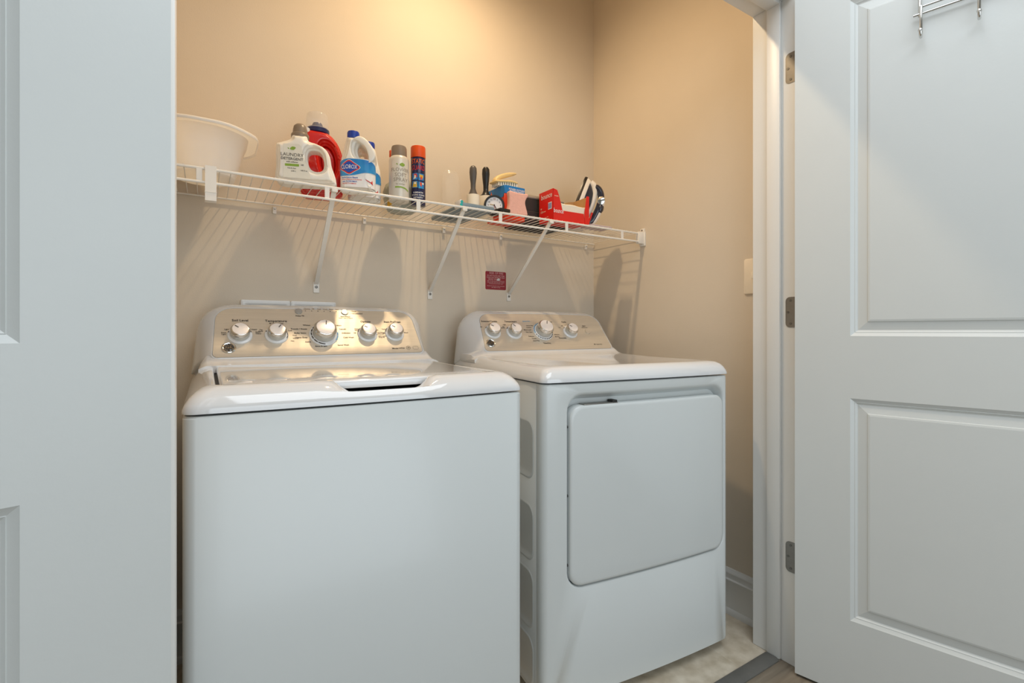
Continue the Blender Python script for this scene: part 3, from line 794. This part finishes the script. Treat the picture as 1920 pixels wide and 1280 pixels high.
# 3 red jug behind
t = thing('detergent_jug', 'red laundry detergent jug with navy spout and clear dosing cap, behind the white jug', 'jug', (.2985, 1.575, ZT), rz=R(-10), group='laundry jugs on the shelf')
out = spline([(-.055, .004), (0, 0), (.052, .004), (.060, .03), (.063, .08), (.060, .12), (.050, .155), (.032, .182), (.012, .196), (-.01, .200), (-.040, .199), (-.055, .185), (-.061, .14), (-.061, .05)], 4, True)
hole = spline([(.004, .156), (-.004, .13), (.0, .09), (.010, .066), (.024, .062), (.036, .084), (.036, .12), (.024, .148)], 4, True)
solid('bottle_body', out, [hole], .085, .020, 'red', t, 5)
solid('handle_web', hole, [], .03, .004, 'red', t, 2)
obj('spout', lathe(B(), [(.031, .194), (.034, .196), (.034, .207), (.029, .212), (.022, .214), (.016, .214), (.0155, .222), (.013, .228), (0, .229)], 36, T((-.013, 0, 0))), 'navy', t)
obj('dosing_cap', lathe(B(), [(.0335, .207), (.0335, .212), (.0325, .225), (.0305, .252), (.0285, .2545), (0, .2545)], 36, T((-.013, 0, 0))), 'clear', t)
decal('seal_mark', [(-.041+.007*math.cos(a), .190+.007*math.sin(a)) for a in [i*math.pi/8 for i in range(16)]], fronty(-.0428), 'labw', t)

# 4 bleach bottles
def bleach(label, loc, rz, mx=1, mz=1):
    t = thing('bleach_bottle', label, 'bottle', loc, rz, group='bleach bottles on the shelf')
    out = spline([(-.044, .003), (0, .001), (.044, .003), (.0485, .012), (.0485, .05), (.0485, .092), (.046, .116), (.036, .142), (.018, .158), (.004, .166), (-.012, .168), (-.030, .166), (-.036, .148), (-.042, .120), (-.0485, .092), (-.0485, .05), (-.0485, .012)], 4, True); out = [(p[0]*mx, p[1]*mz) for p in out]
    hole = spline([(.004, .144), (-.001, .128), (.003, .110), (.018, .100), (.032, .104), (.034, .114), (.024, .130), (.012, .142)], 4, True); hole = [(p[0]*mx, p[1]*mz) for p in hole]
    solid('bottle_body', out, [hole], .076, .027, 'jugw', t, 6)
    obj('screw_cap', lathe(B(), [(.0165, .164), (.0175, .166), (.0175, .180), (.016, .184), (0, .184)], 32, T((-.014*mx, 0, .184*(mz-1)))), 'blue', t)
    w = lambda o: rrwrap(.0975, .0765, .030, o)
    lb = decal('label', [(-.075, .012), (.075, .012), (.075, .088), (.03, .094), (-.03, .094), (-.075, .088)], w(.0007), 'labw', t, sub=.004)
    bx_ = spline([(-.075, .078), (-.05, .088), (-.02, .093), (.02, .092), (.05, .086), (.075, .070)], 4)+[Vector((.075, .058))]+spline([(.05, .056), (.02, .054), (-.01, .046), (-.04, .044), (-.075, .052)], 4)
    decal('blue_swoosh', [(p[0], p[1]) for p in bx_], w(.0016), 'labsky', lb, sub=.004)
    c = (-.0215, .0685)
    dm = lambda a, b: spline([(c[0]-a, c[1]), (c[0]-a*.45, c[1]+b*.62), (c[0], c[1]+b), (c[0]+a*.45, c[1]+b*.62), (c[0]+a, c[1]), (c[0]+a*.45, c[1]-b*.62), (c[0], c[1]-b), (c[0]-a*.45, c[1]-b*.62)], 3, True)
    decal('logo_edge', dm(.0315, .0215), w(.0023), 'labw', lb)
    decal('logo_red', dm(.0298, .0202), w(.0027), 'labred', lb)
    decal('logo_blue', dm(.0255, .0162), w(.0031), 'labblue', lb)
    text('logo_letters', [('CLOROX', .0155, c[0], c[1], 'CENTER')], lambda s, z: w(.0036)(c[0]+(s-c[0])*.70, c[1]+(z-c[1])*1.1), 'labw', lb)
    text('label_lettering', [('Performance Bleach', .0058, -.021, .039, 'CENTER'), ('with CLOROMAX', .0055, -.021, .0275, 'CENTER')], w(.0017), 'labblue', lb)
    text('red_lettering', [('Whitens, Brightens & Deodorizes', .0043, -.016, .0335, 'CENTER'), ('PROTECTS FABRICS', .0045, -.022, .0215, 'CENTER')], w(.0017), 'labred', lb)
    decal('white_garment', spline([(.022, .040), (.024, .050), (.031, .054), (.038, .050), (.041, .040), (.040, .030), (.030, .033)], 4, True), w(.0017), 'labw', lb)
    decal('garment_red', [(.021, .036), (.028, .031), (.040, .026), (.046, .022), (.044, .036), (.040, .030), (.030, .033)], w(.0014), 'labred', lb)  # red print along the lower edge of the garment
    return t
bleach('white bleach bottle with blue cap and blue label, front one right of the red jug', (.3805, 1.470, ZT), R(-20))
bleach('white bleach bottle with blue cap standing behind the front bleach bottle', (.424, 1.562, ZT), R(-20), -1, 1.05)

# 5 grey translucent tub behind the spray
t = thing('storage_tub', 'grey translucent rounded plastic container behind the ivory spray can', 'container', (.560, 1.612, ZT))
obj('shell', lathe(B(), [(.040, 0), (.046, .004), (.054, .025), (.060, .05), (.060, .065), (.052, .088), (.036, .102), (.015, .108), (0, .109)], 36), 'greytub', t)
decal('yellow_label', [(-.062, .004), (-.044, .004), (-.044, .030), (-.062, .030)], cylwrap(.053, .006), 'yellow', t)

# 6 ivory spray can
t = thing('spray_can', 'ivory spray can with taupe cap and green leaf mark', 'spray can', (.5115, 1.490, ZT), rz=R(-19), group='spray cans on the shelf')
obj('can_body', lathe(B(), [(.027, 0), (.0305, .002), (.031, .006), (.031, .128), (.0300, .134), (.027, .139), (.0245, .141), (0, .141)], 40), 'can', t)
obj('cap', lathe(B(), [(.0242, .140), (.0242, .143), (.0236, .168), (.0218, .1735), (.015, .1765), (0, .1775)], 36), 'capg', t)
w = cylwrap(.031, .0004)
text('can_lettering', [('FLOWER', .0150, .004, .094, 'CENTER'), ('SOFT', .0165, .006, .078, 'CENTER'), ('SPRAY', .0165, .006, .063, 'CENTER'), ('for clothes', .0062, .004, .050, 'CENTER')], w, mat('print_taupe', '9a9184', .5), t)
decal('leaf_mark', leafshape(.010, .110, .017, .012, .1), w, 'green', t); decal('leaf_mark', leafshape(-.006, .111, .006, .0035, -.8), w, 'green', t)
decal('green_band', [(-.012, .038), (.006, .0385), (.020, .036), (.034, .030), (.034, .034), (.020, .0405), (.006, .0430), (-.012, .0425)], w, 'green', t)
# orange trigger of a bottle behind it
t = thing('spray_nozzle', 'small orange spray nozzle of a slim bottle behind the ivory spray can', 'spray bottle', (.5230, 1.552, ZT))
obj('bottle_body', lathe(B(), [(.013, 0), (.014, .002), (.014, .120), (.009, .135), (.009, .150), (0, .150)], 24), 'clear', t)
bm = B(); box(bm, -.016, .009, -.006, .006, .1495, .168, bev=.003); box(bm, -.022, -.015, -.005, .005, .160, .182, bev=.002)
obj('nozzle', bm, 'orange', t)

# 7 navy spray can
t = thing('spray_can', 'navy spray can with orange cap and orange lettering', 'spray can', (.5785, 1.500, ZT), rz=R(-20), group='spray cans on the shelf')
obj('can_body', lathe(B(), [(.021, 0), (.0232, .0015), (.0235, .004), (.0235, .148), (.0225, .152), (.020, .154), (0, .154)], 40), 'cannavy', t)
obj('cap', lathe(B(), [(.0236, .1525), (.0238, .154), (.0236, .186), (.0225, .189), (0, .190)], 40), 'orange', t)
w = cylwrap(.0235, .0004)
st_ = lambda s, z: w(s*.80, .137+(z-.137)*1.25); gu_ = lambda s, z: w(s*.80, .116+(z-.116)*1.25)
text('name_orange', [('STATIC', .0170, 0, .137, 'CENTER')], st_, 'orange2', t)
text('name_red', [('GUARD', .0170, 0, .116, 'CENTER')], gu_, 'labred', t)
text('can_lettering', [('ELIMINATES', .0062, 0, .038, 'CENTER'), ('STATIC CLING', .0066, 0, .030, 'CENTER'), ('INSTANTLY', .0062, 0, .022, 'CENTER')], w, 'labw', t)
w2 = cylwrap(.0235, .0007); w3 = cylwrap(.0235, .0011)
for i, (cx_, cz_) in enumerate(((-.011, .089), (.010, .088), (-.011, .064), (.010, .062))):
    h = .0105
    p = decal('picture_tile', [(cx_-.0093, cz_-h), (cx_+.0093, cz_-h), (cx_+.0093, cz_+h), (cx_-.0093, cz_+h)], w, 'labsky', t)
    if i == 0:
        decal('picture_red', [(cx_-.002, cz_-.004), (cx_+.008, cz_-.002), (cx_+.006, cz_+.009), (cx_-.004, cz_+.008)], w2, 'labred', p); decal('picture_white', [(cx_-.005, cz_-.009), (cx_+.004, cz_-.006), (cx_+.004, cz_+.002), (cx_, cz_+.006), (cx_-.002, cz_)], w3, 'skin', p)
    elif i == 1:
        decal('picture_orange', [(cx_-.006, cz_-.002), (cx_+.005, cz_-.004), (cx_+.007, cz_+.006), (cx_-.006, cz_+.008)], w2, 'yellow', p); decal('picture_red', [(cx_-.003, cz_-.009), (cx_+.002, cz_-.009), (cx_+.002, cz_+.001), (cx_-.003, cz_+.001)], w3, 'orange', p)
    elif i == 2:
        decal('picture_orange', [(cx_-.008, cz_-.009), (cx_+.007, cz_-.009), (cx_+.006, cz_+.008), (cx_-.004, cz_+.008)], w2, 'yellow', p); decal('picture_white', [(cx_-.002, cz_+.001), (cx_+.004, cz_+.001), (cx_+.004, cz_+.006), (cx_-.002, cz_+.006)], w3, 'labw', p)
    else:
        decal('picture_red', [(cx_-.005, cz_), (cx_+.001, cz_-.006), (cx_+.001, cz_+.009), (cx_-.005, cz_+.009)], w2, 'orange', p); decal('picture_white', [(cx_+.002, cz_+.002), (cx_+.008, cz_+.002), (cx_+.008, cz_+.008), (cx_+.003, cz_+.008)], w3, 'skin', p)

# flat pouches lying on the shelf
t = thing('flat_pouch', 'flat blue-grey packet with teal label lying on the shelf before the lint rollers', 'packet', (.752, 1.530, ZT), rz=R(2))
obj('pouch', bx(-.055, .070, -.10, .14, 0, .016, bev=.005), 'flatblue', t)
obj('end_label', bx(-.062, -.055, -.100, -.060, 0, .022, bev=.001), 'labw', t)
bm = B(); cyl(bm, .005, 0, .0008, 14, T((-.056, -.1005, .0155)) @ Matrix.Rotation(R(90), 4, 'X')); cyl(bm, .005, 0, .0008, 14, T((-.058, -.1005, .006)) @ Matrix.Rotation(R(90), 4, 'X'))
obj('teal_dots', bm, 'teal', t)
t = thing('black_case', 'small flat black case lying on the shelf beside the clock', 'case', (.862, 1.435, ZT), rz=R(8))
obj('case', bx(-.030, .014, -.020, .020, 0, .012, bev=.003), 'black', t)

# 8 clear bag
t = thing('plastic_bag', 'crumpled clear plastic bag standing left of the lint rollers', 'bag', (.742, 1.600, ZT))
rings = []
for z, r in [(0, .024), (.01, .032), (.04, .034), (.08, .031), (.12, .030), (.15, .027), (.165, .022), (.170, .008)]:
    rings.append([Vector(((r+random.uniform(-.004, .004))*math.cos(a)*1.1, (r+random.uniform(-.004, .004))*math.sin(a)*.8, z+random.uniform(-.003, .003)*(z > .01))) for a in [2*math.pi*i/18 for i in range(18)]])
obj('film', loft(B(), rings), mat('clear_film', 'fbf6ea', .12, alpha=.10, bump=.8, bscale=60, spec=1), t, ang=10)

# 9,10 lint rollers
def roller(label, loc, m, r, h0, h1, rz=0, hs=1):
    t = thing('lint_roller', label, 'lint roller', loc, rz, group='lint rollers standing on the shelf')
    obj('paper_roll', lathe(B(), [(r*.6, 0), (r, .001), (r, h0-.004), (r*.97, h0-.001), (r*.6, h0), (0, h0)], 32), 'lint', t)
    H_ = h1-h0
    pr = [(.0, h0), (r*.72, h0), (r*.70, h0+.003), (.0125, h0+.010), (.0085, h0+.022), (.0088, h0+.04), (.0112, h0+H_*.55), (.0128, h0+H_*.75), (.0120, h0+H_*.9), (.0075, h1-.003), (0, h1)]
    o = obj('handle', lathe(B(), pr, 24, Matrix.Diagonal((hs, .75, 1, 1))), m, t)
    obj('hang_hole', cyl(B(), .0030, -.0082, .0082, 14, T((0, 0, h1-.013)) @ Matrix.Rotation(R(90), 4, 'X')), mat('hole_tan', 'd9bd90', .6), o)
    return t
roller('lint roller with grey handle up, left one of the two behind the clock', (.782, 1.508, ZT+.016), 'handg', .0225, .052, .155, R(-25))
roller('lint roller with shiny black handle up, right behind the clock', (.8620, 1.562, ZT), 'handb', .027, .086, .196, R(-25), 1.1)

# 11 clock
t = thing('alarm_clock', 'round black-rimmed clock with white dial at the shelf front', 'clock', (.8545, 1.488, ZT+.0365), rz=R(-26))
RX = Matrix.Rotation(R(90), 4, 'X')
obj('case', lathe(B(), [(.030, -.014), (.035, -.012), (.0365, -.004), (.0365, .006), (.0345, .0105), (.0295, .0105), (.0285, .006), (0, .006)], 44, RX), 'black', t)
obj('dial', cyl(B(), .0285, .006, .0066, 40, RX), 'clockw', t)
fc = fronty(-.0071)
text('numerals', [(str(k), .0075, .0212*math.sin(R(30*k)), .0212*math.cos(R(30*k)), 'CENTER') for k in range(1, 12) if k != 12], fc, 'inkg', t)
text('twelve', [('12', .0085, 0, .0215, 'CENTER')], fc, mat('print_rust', 'b2603a', .5), t)
obj('hour_hand', tube(B(), [(0, -.0085, 0), (-.0165, -.0085, .0030)], [.0014, .0010], 6), 'gold', t)
obj('minute_hand', tube(B(), [(0, -.0092, 0), (.0105, -.0092, -.0195)], [.0014, .0008], 6), 'ink', t)
obj('centre_pin', cyl(B(), .0022, .006, .0105, 12, RX), 'ink', t)
obj('second_hand', tube(B(), [(0, -.0100, 0), (.0025, -.0100, -.020)], .0004, 5), 'labred', t)

# 12 blue and orange carton
t = thing('detergent_carton', 'blue-topped orange carton behind the clock and pink sponge', 'box', (.9460, 1.560, ZT), rz=R(3))
obj('carton_lower', bx(-.045, .045, -.058, .058, 0, .092, bev=.0012, seg=1), 'boxor', t)
obj('carton_lid', bx(-.0455, .0455, -.0585, .0585, .092, .122, bev=.0012, seg=1), 'boxblue', t)
ft = fronty(-.0590)
text('carton_lettering', [('POWER OXYGEN', .0088, .008, .110, 'CENTER'), ('PRETREATMENT', .0088, .008, .1025, 'CENTER')], ft, 'labw', t)
fsd = lambda a, s: Vector((-.0460, -a, s))
decal('orange_bolt', [(-.034, .093), (-.022, .094), (-.027, .102), (-.022, .103), (-.032, .119), (-.030, .107), (-.036, .106)], fsd, 'orange2', t)
decal('blue_curve', spline([(-.040, .0925), (-.02, .091), (.0, .085), (.02, .080), (.05, .080)], 4)+[Vector((.058, .0925))], fsd, 'boxblue', t)
# 13 pink sponge
t = thing('sponge', 'pink waisted sponge standing upright at the shelf front right of the clock', 'sponge', (.9140, 1.437, ZT), rz=R(-4))
out = spline([(-.036, .001), (0, 0), (.038, .001), (.040, .010), (.035, .028), (.031, .045), (.036, .060), (.044, .070), (.040, .078), (.020, .076), (-.002, .077), (-.028, .080), (-.034, .076), (-.032, .055), (-.033, .03), (-.038, .012)], 4, True)
solid('foam', out, [], .022, .003, 'pink', t, 2)
# 14 brush on the carton
t = thing('scrub_brush', 'cream scrubbing brush with arched handle lying on the blue carton', 'brush', (.930, 1.545, ZT+.1222), rz=R(8))
out = spline([(-.052, .018), (-.02, .024), (.02, .030), (.048, .027), (.050, .021), (.02, .020), (-.02, .014), (-.050, .010)], 4, True)
solid('brush_back', out, [], .045, .003, 'brush', t, 2)
out = spline([(-.050, .016), (-.048, .026), (-.034, .040), (-.010, .052), (.020, .062), (.050, .066), (.052, .060), (.030, .050), (0, .038), (-.024, .028), (-.040, .018)], 4, True)
solid('handle', out, [], .026, .004, 'brush', t, 2)
bm = B()
for i in range(9):
    for j in range(5):
        x, y = -.040+i*.0105, -.018+j*.009
        top = .013+.014*(x+.05)/.1 if x < .03 else .0235
        tube(bm, [(x, y, 0.0005), (x, y, max(.010, top-.001))], [.0038, .0024], 6)
o = obj('bristle_tufts', bm, 'bristle', t); o['kind'] = 'stuff'

# 15 dark cartons behind
t = thing('dark_carton', 'lower dark grey carton behind the sponge and the red box', 'box', (1.085, 1.603, ZT), rz=R(2), group='dark cartons stacked on the shelf')
obj('carton', bx(-.087, .125, -.075, .055, 0, .050, bev=.002, seg=1), 'boxdark', t)
t = thing('dark_carton', 'upper dark grey carton stacked behind the red box', 'box', (1.085, 1.603, ZT+.0502), rz=R(2), group='dark cartons stacked on the shelf')
obj('carton', bx(-.086, .124, -.073, .055, 0, .048, bev=.002, seg=1), 'boxdark', t)
t = thing('folded_bag', 'crumpled greyish paper bag with green corner on top of the dark cartons', 'bag', (1.082, 1.60, ZT+.0985))
rings = []
for z, k in ((0, 0), (.003, -.003), (.009, -.001), (.013, .006)):
    rings.append([Vector((x+random.uniform(-.002, .002)*(z > 0), y+random.uniform(-.002, .002)*(z > 0), z+random.uniform(-.002, .002)*(z > .004))) for x, y in rrect(-.085+k, .115-k, -.07+k, .05-k, .01, 6, 3)])
obj('paper', loft(B(), rings), 'boxgrey', t, ang=15)
obj('green_corner', bx(-.088, -.070, -.074, -.060, .009, .013, bev=.001, m=None), 'green', t)

# 16 red dryer sheet box
t = thing('dryer_sheet_box', 'red dryer sheet box with torn open front and white sheets inside', 'box', (1.146, 1.465, ZT), rz=R(-1))
hw, hd, hh = .083, .045, .114
obj('left_panel', bx(-hw, -hw+.001, -hd, hd, 0, hh), 'boxred', t)
P = [(-hw, 0), (hw-.019, 0), (hw-.024, .038), (-hw+.042, .038), (-hw+.036, .060), (-hw+.026, .092), (-hw+.018, .110), (-hw, hh)]
bm = B(); prism(bm, P, 0, .001, m=Matrix(((1, 0, 0, 0), (0, 0, 1, -hd), (0, 1, 0, 0), (0, 0, 0, 1))))
obj('front_panel', bm, 'boxred', t)
P = [(hw-.019, 0), (hw, 0), (hw, .106), (hw-.012, .106), (hw-.022, .040)]
bm = B(); prism(bm, P, 0, .001, m=Matrix(((1, 0, 0, 0), (0, 0, 1, -hd-.0012), (0, 1, 0, 0), (0, 0, 0, 1))))
obj('front_flap', bm, 'boxred', t)
obj('right_panel', bx(hw-.001, hw, -hd, hd, 0, .106), 'boxred', t)
obj('inner_lining', bx(hw-.002, hw-.0011, -hd+.001, hd-.001, .001, .1058), 'cardboard', t)
obj('inner_lining', bx(-hw+.0011, -hw+.002, -hd+.001, hd-.001, .001, .1135), 'cardboard', t)
obj('base_panel', bx(-hw+.001, hw-.001, -hd+.001, hd-.001, 0, .001), 'boxred', t)
bm = B(); prism(bm, spline([(-hw, .114), (-.03, .110), (.0, .096), (.02, .090), (.05, .100), (hw-.001, .106)], 4)[::1]+[Vector((hw-.001, .001)), Vector((-hw, .001))], 0, .001, m=Matrix(((1, 0, 0, 0), (0, 0, -1, hd), (0, 1, 0, 0), (0, 0, 0, 1))))
obj('back_panel', bm, 'cardboard', t)
rings = []
for k in range(9):
    u_ = k/8; x = -hw+.004+u_*(2*hw-.008); zt = .068-.012*math.sin(u_*3.1)*0-.004*u_
    rings.append([Vector((x, y, z+.0015*math.sin(k*1.7))) for y, z in ((-hd+.003, .003), (-hd+.003, zt-.004), (-hd+.008, zt), (hd-.006, zt+.002), (hd-.006, .003))])
obj('sheet_stack', loft(B(), rings), 'sheet', t)
ff = fronty(-hd-.0009)
text('brand_front', [('bounce', .0250, -hw+.0225, .0345, 'CENTER')], lambda a, s: Vector((-hw+.0235+(a+hw-.0225)*.60, -hd-.0012, .0345+(s-.0345)*.95)), 'labw', t)
text('small_print', [('free & gentle', .0055, -hw+.014, .088, 'CENTER')], lambda a, s: Vector((-hw+.014+(a+hw-.014)*.6, -hd-.0012, s)), 'skin', t)
fl_ = lambda a, s: Vector((-hw-.0005, -a, s))
text('brand_side', [('bounce', .024, .0, .0, 'CENTER')], lambda a, s: Vector((-hw-.0006, -(.004+a*.98), .094+s*1.1+a*0)), 'labw', t)
bc = decal('barcode_label', [(.014, .042), (.037, .042), (.037, .068), (.014, .068)], fl_, 'labw', t)
bm = B()
for i in range(9): box(bm, -hw-.0008, -hw-.0006, -.0345+i*.0023, -.0345+i*.0023+.0011, .045, .065)
obj('barcode_bars', bm, 'labblue', bc)
text('side_lettering', [('120', .011, -.028, .040, 'CENTER'), ('sheets', .0065, -.010, .040, 'CENTER'), ('6.4 in x 9 in', .0055, .002, .0165, 'CENTER'), ('16.2 cm x 22.8 cm', .0050, .004, .009, 'CENTER'), ('80', .008, -.030, .052, 'CENTER')], lambda a, s: Vector((-hw-.0006, -a, s)), 'skin', t)

# 17 steam iron standing on its heel
t = thing('steam_iron', 'white and navy steam iron standing on its heel at the right end', 'iron', (1.246, 1.577, ZT+.006), rz=R(-38), ry=0)
tilt = Matrix.Rotation(R(20), 4, 'Y') @ Matrix.Diagonal((.92, 1, 1.05, 1))
def tear(k, s0=0, w=.052, L=.222):
    out = []
    for i in range(40):
        u_ = i/20; 
        if i <= 20: q = u_; sgn = 1
        else: q = 2-u_; sgn = -1
        hwid = w*math.sqrt(max(0, math.sin(min(1, q*1.0)*math.pi*.5+math.pi*.5)))*(1 if q > .06 else (.72+.28*q/.06))
        if q == 0: hwid = w*.70
        out.append((sgn*hwid*k, s0+q*(L-s0)*(1)))
    return out
def tring(k, n, s0=0, L=.222, w=.052): return [tilt @ Vector((n, y, z)) for y, z in tear(k, s0, w, L)]
obj('soleplate', loft(B(), [tring(.97, -.004, .001, .220), tring(1.0, 0, .001, .222), tring(1.0, .007, .003, .222), tring(.96, .009, .004, .219)]), 'sole', t)
obj('skirt', loft(B(), [tring(.96, .009, .005, .218), tring(.97, .012, .006, .218), tring(.90, .022, .010, .214), tring(.84, .026, .012, .211)]), 'ironw', t)
obj('water_tank', loft(B(), [tring(.84, .026, .014, .207), tring(.80, .038, .018, .196), tring(.66, .054, .026, .178), tring(.45, .062, .034, .155)]), 'ironnavy', t)
tb = tube(B(), [tilt @ Vector(p) for p in spline([(.028, 0, .206), (.046, 0, .196), (.060, 0, .168), (.064, 0, .120), (.058, 0, .072), (.050, 0, .05)], 5)], [.012]*3+[.013]*20+[.010]*3, 14)
obj('front_crest', tb, 'ironw', t)
hp = [tilt @ Vector(p) for p in spline([(.050, 0, .196), (.074, 0, .188), (.092, 0, .166), (.099, 0, .130), (.096, 0, .090), (.088, 0, .064), (.066, 0, .048)], 5)]
obj('handle', tube(B(), hp, [.011]*2+[.0135]*(len(hp)-4)+[.012]*2, 16), 'ironnavy', t)
obj('handle_back', tube(B(), [p+Vector((.0085, 0, 0)) for p in hp[12:]], .0105, 14), 'ironw', t)
obj('steam_dial', cyl(B(), .017, -.014, .014, 24, tilt @ T((.098, 0, .150)) @ Matrix.Rotation(R(90), 4, 'X'), bev=.003), 'chrome', t)
obj('cord_guard', lathe(B(), [(.0, -.012), (.012, -.009), (.016, 0), (.014, .010), (.009, .016), (0, .018)], 22, tilt @ T((.106, 0, .118)) @ Matrix.Diagonal((1, 1, 1.3, 1))), 'ironnavy', t)
obj('heel', bx(.004, .070, -.034, .034, .0005, .034, bev=.008, seg=3), 'ironw', t)
obj('red_accent', tube(B(), [tilt @ Vector((.080, -.012, z)) for z in (.045, .065, .095)], .004, 8), 'red', t)
# 19 folded cloth beside the iron
t = thing('folded_cloth', 'folded pale lilac cloth under the red box and iron end of the shelf', 'cloth', (1.290, 1.478, ZT))
rings = []
for z, k in ((0, .002), (.003, 0), (.006, .0), (.008, .004)):
    rings.append([Vector((x, y, z)) for x, y in rrect(-.05+k, .065-k, -.055+k, .010-k, .008, 4, 3)])
obj('cloth', loft(B(), rings), 'cloth', t)

# chrome hook rack on the right door
rk = thing('hook_rack', 'chrome wire hook rack hanging on the open right door', 'hook rack')
rk.matrix_basis = d2.matrix_basis @ T((.268, 0, 0))
y0 = -.012
bars = []
so2 = lambda n_, b_: obj(n_, b_, 'chrome', rk)
so2('rail', tube(B(), [(-.012, y0, 1.711), (.0, y0, 1.711), (.42, y0, 1.711)], .0026, 10))
so2('rail', tube(B(), [(0, y0, 1.727), (.41, y0, 1.727)], .0026, 10))
so2('rail', tube(B(), [(0, y0, 1.800), (.41, y0, 1.800)], .0026, 10))
for x in (0, .41):
    so2('hanger_strap', tube(B(), [(x, y0+.001, 1.705), (x, y0+.002, 1.80), (x, -.004, 1.86), (x, -.003, 1.9075), (x, LT+.003, 1.9075), (x, LT+.003, 1.87)], .0034, 10))
for i in range(5):
    x = .0025+i*.1
    p = [(x, y0-.003, 1.728), (x, y0-.004, 1.70), (x, y0-.002, 1.665), (x, y0-.004, 1.6555), (x, y0-.010, 1.651), (x, y0-.018, 1.653), (x, y0-.023, 1.661)]
    h = so2('hook', tube(B(), spline(p, 4), .0032, 10))
    obj('hook_tip', lathe(B(), [(0, -.004), (.0042, -.002), (.0046, .001), (.003, .004), (0, .005)], 12, T((x, y0-.023, 1.662))), 'chrome', h)
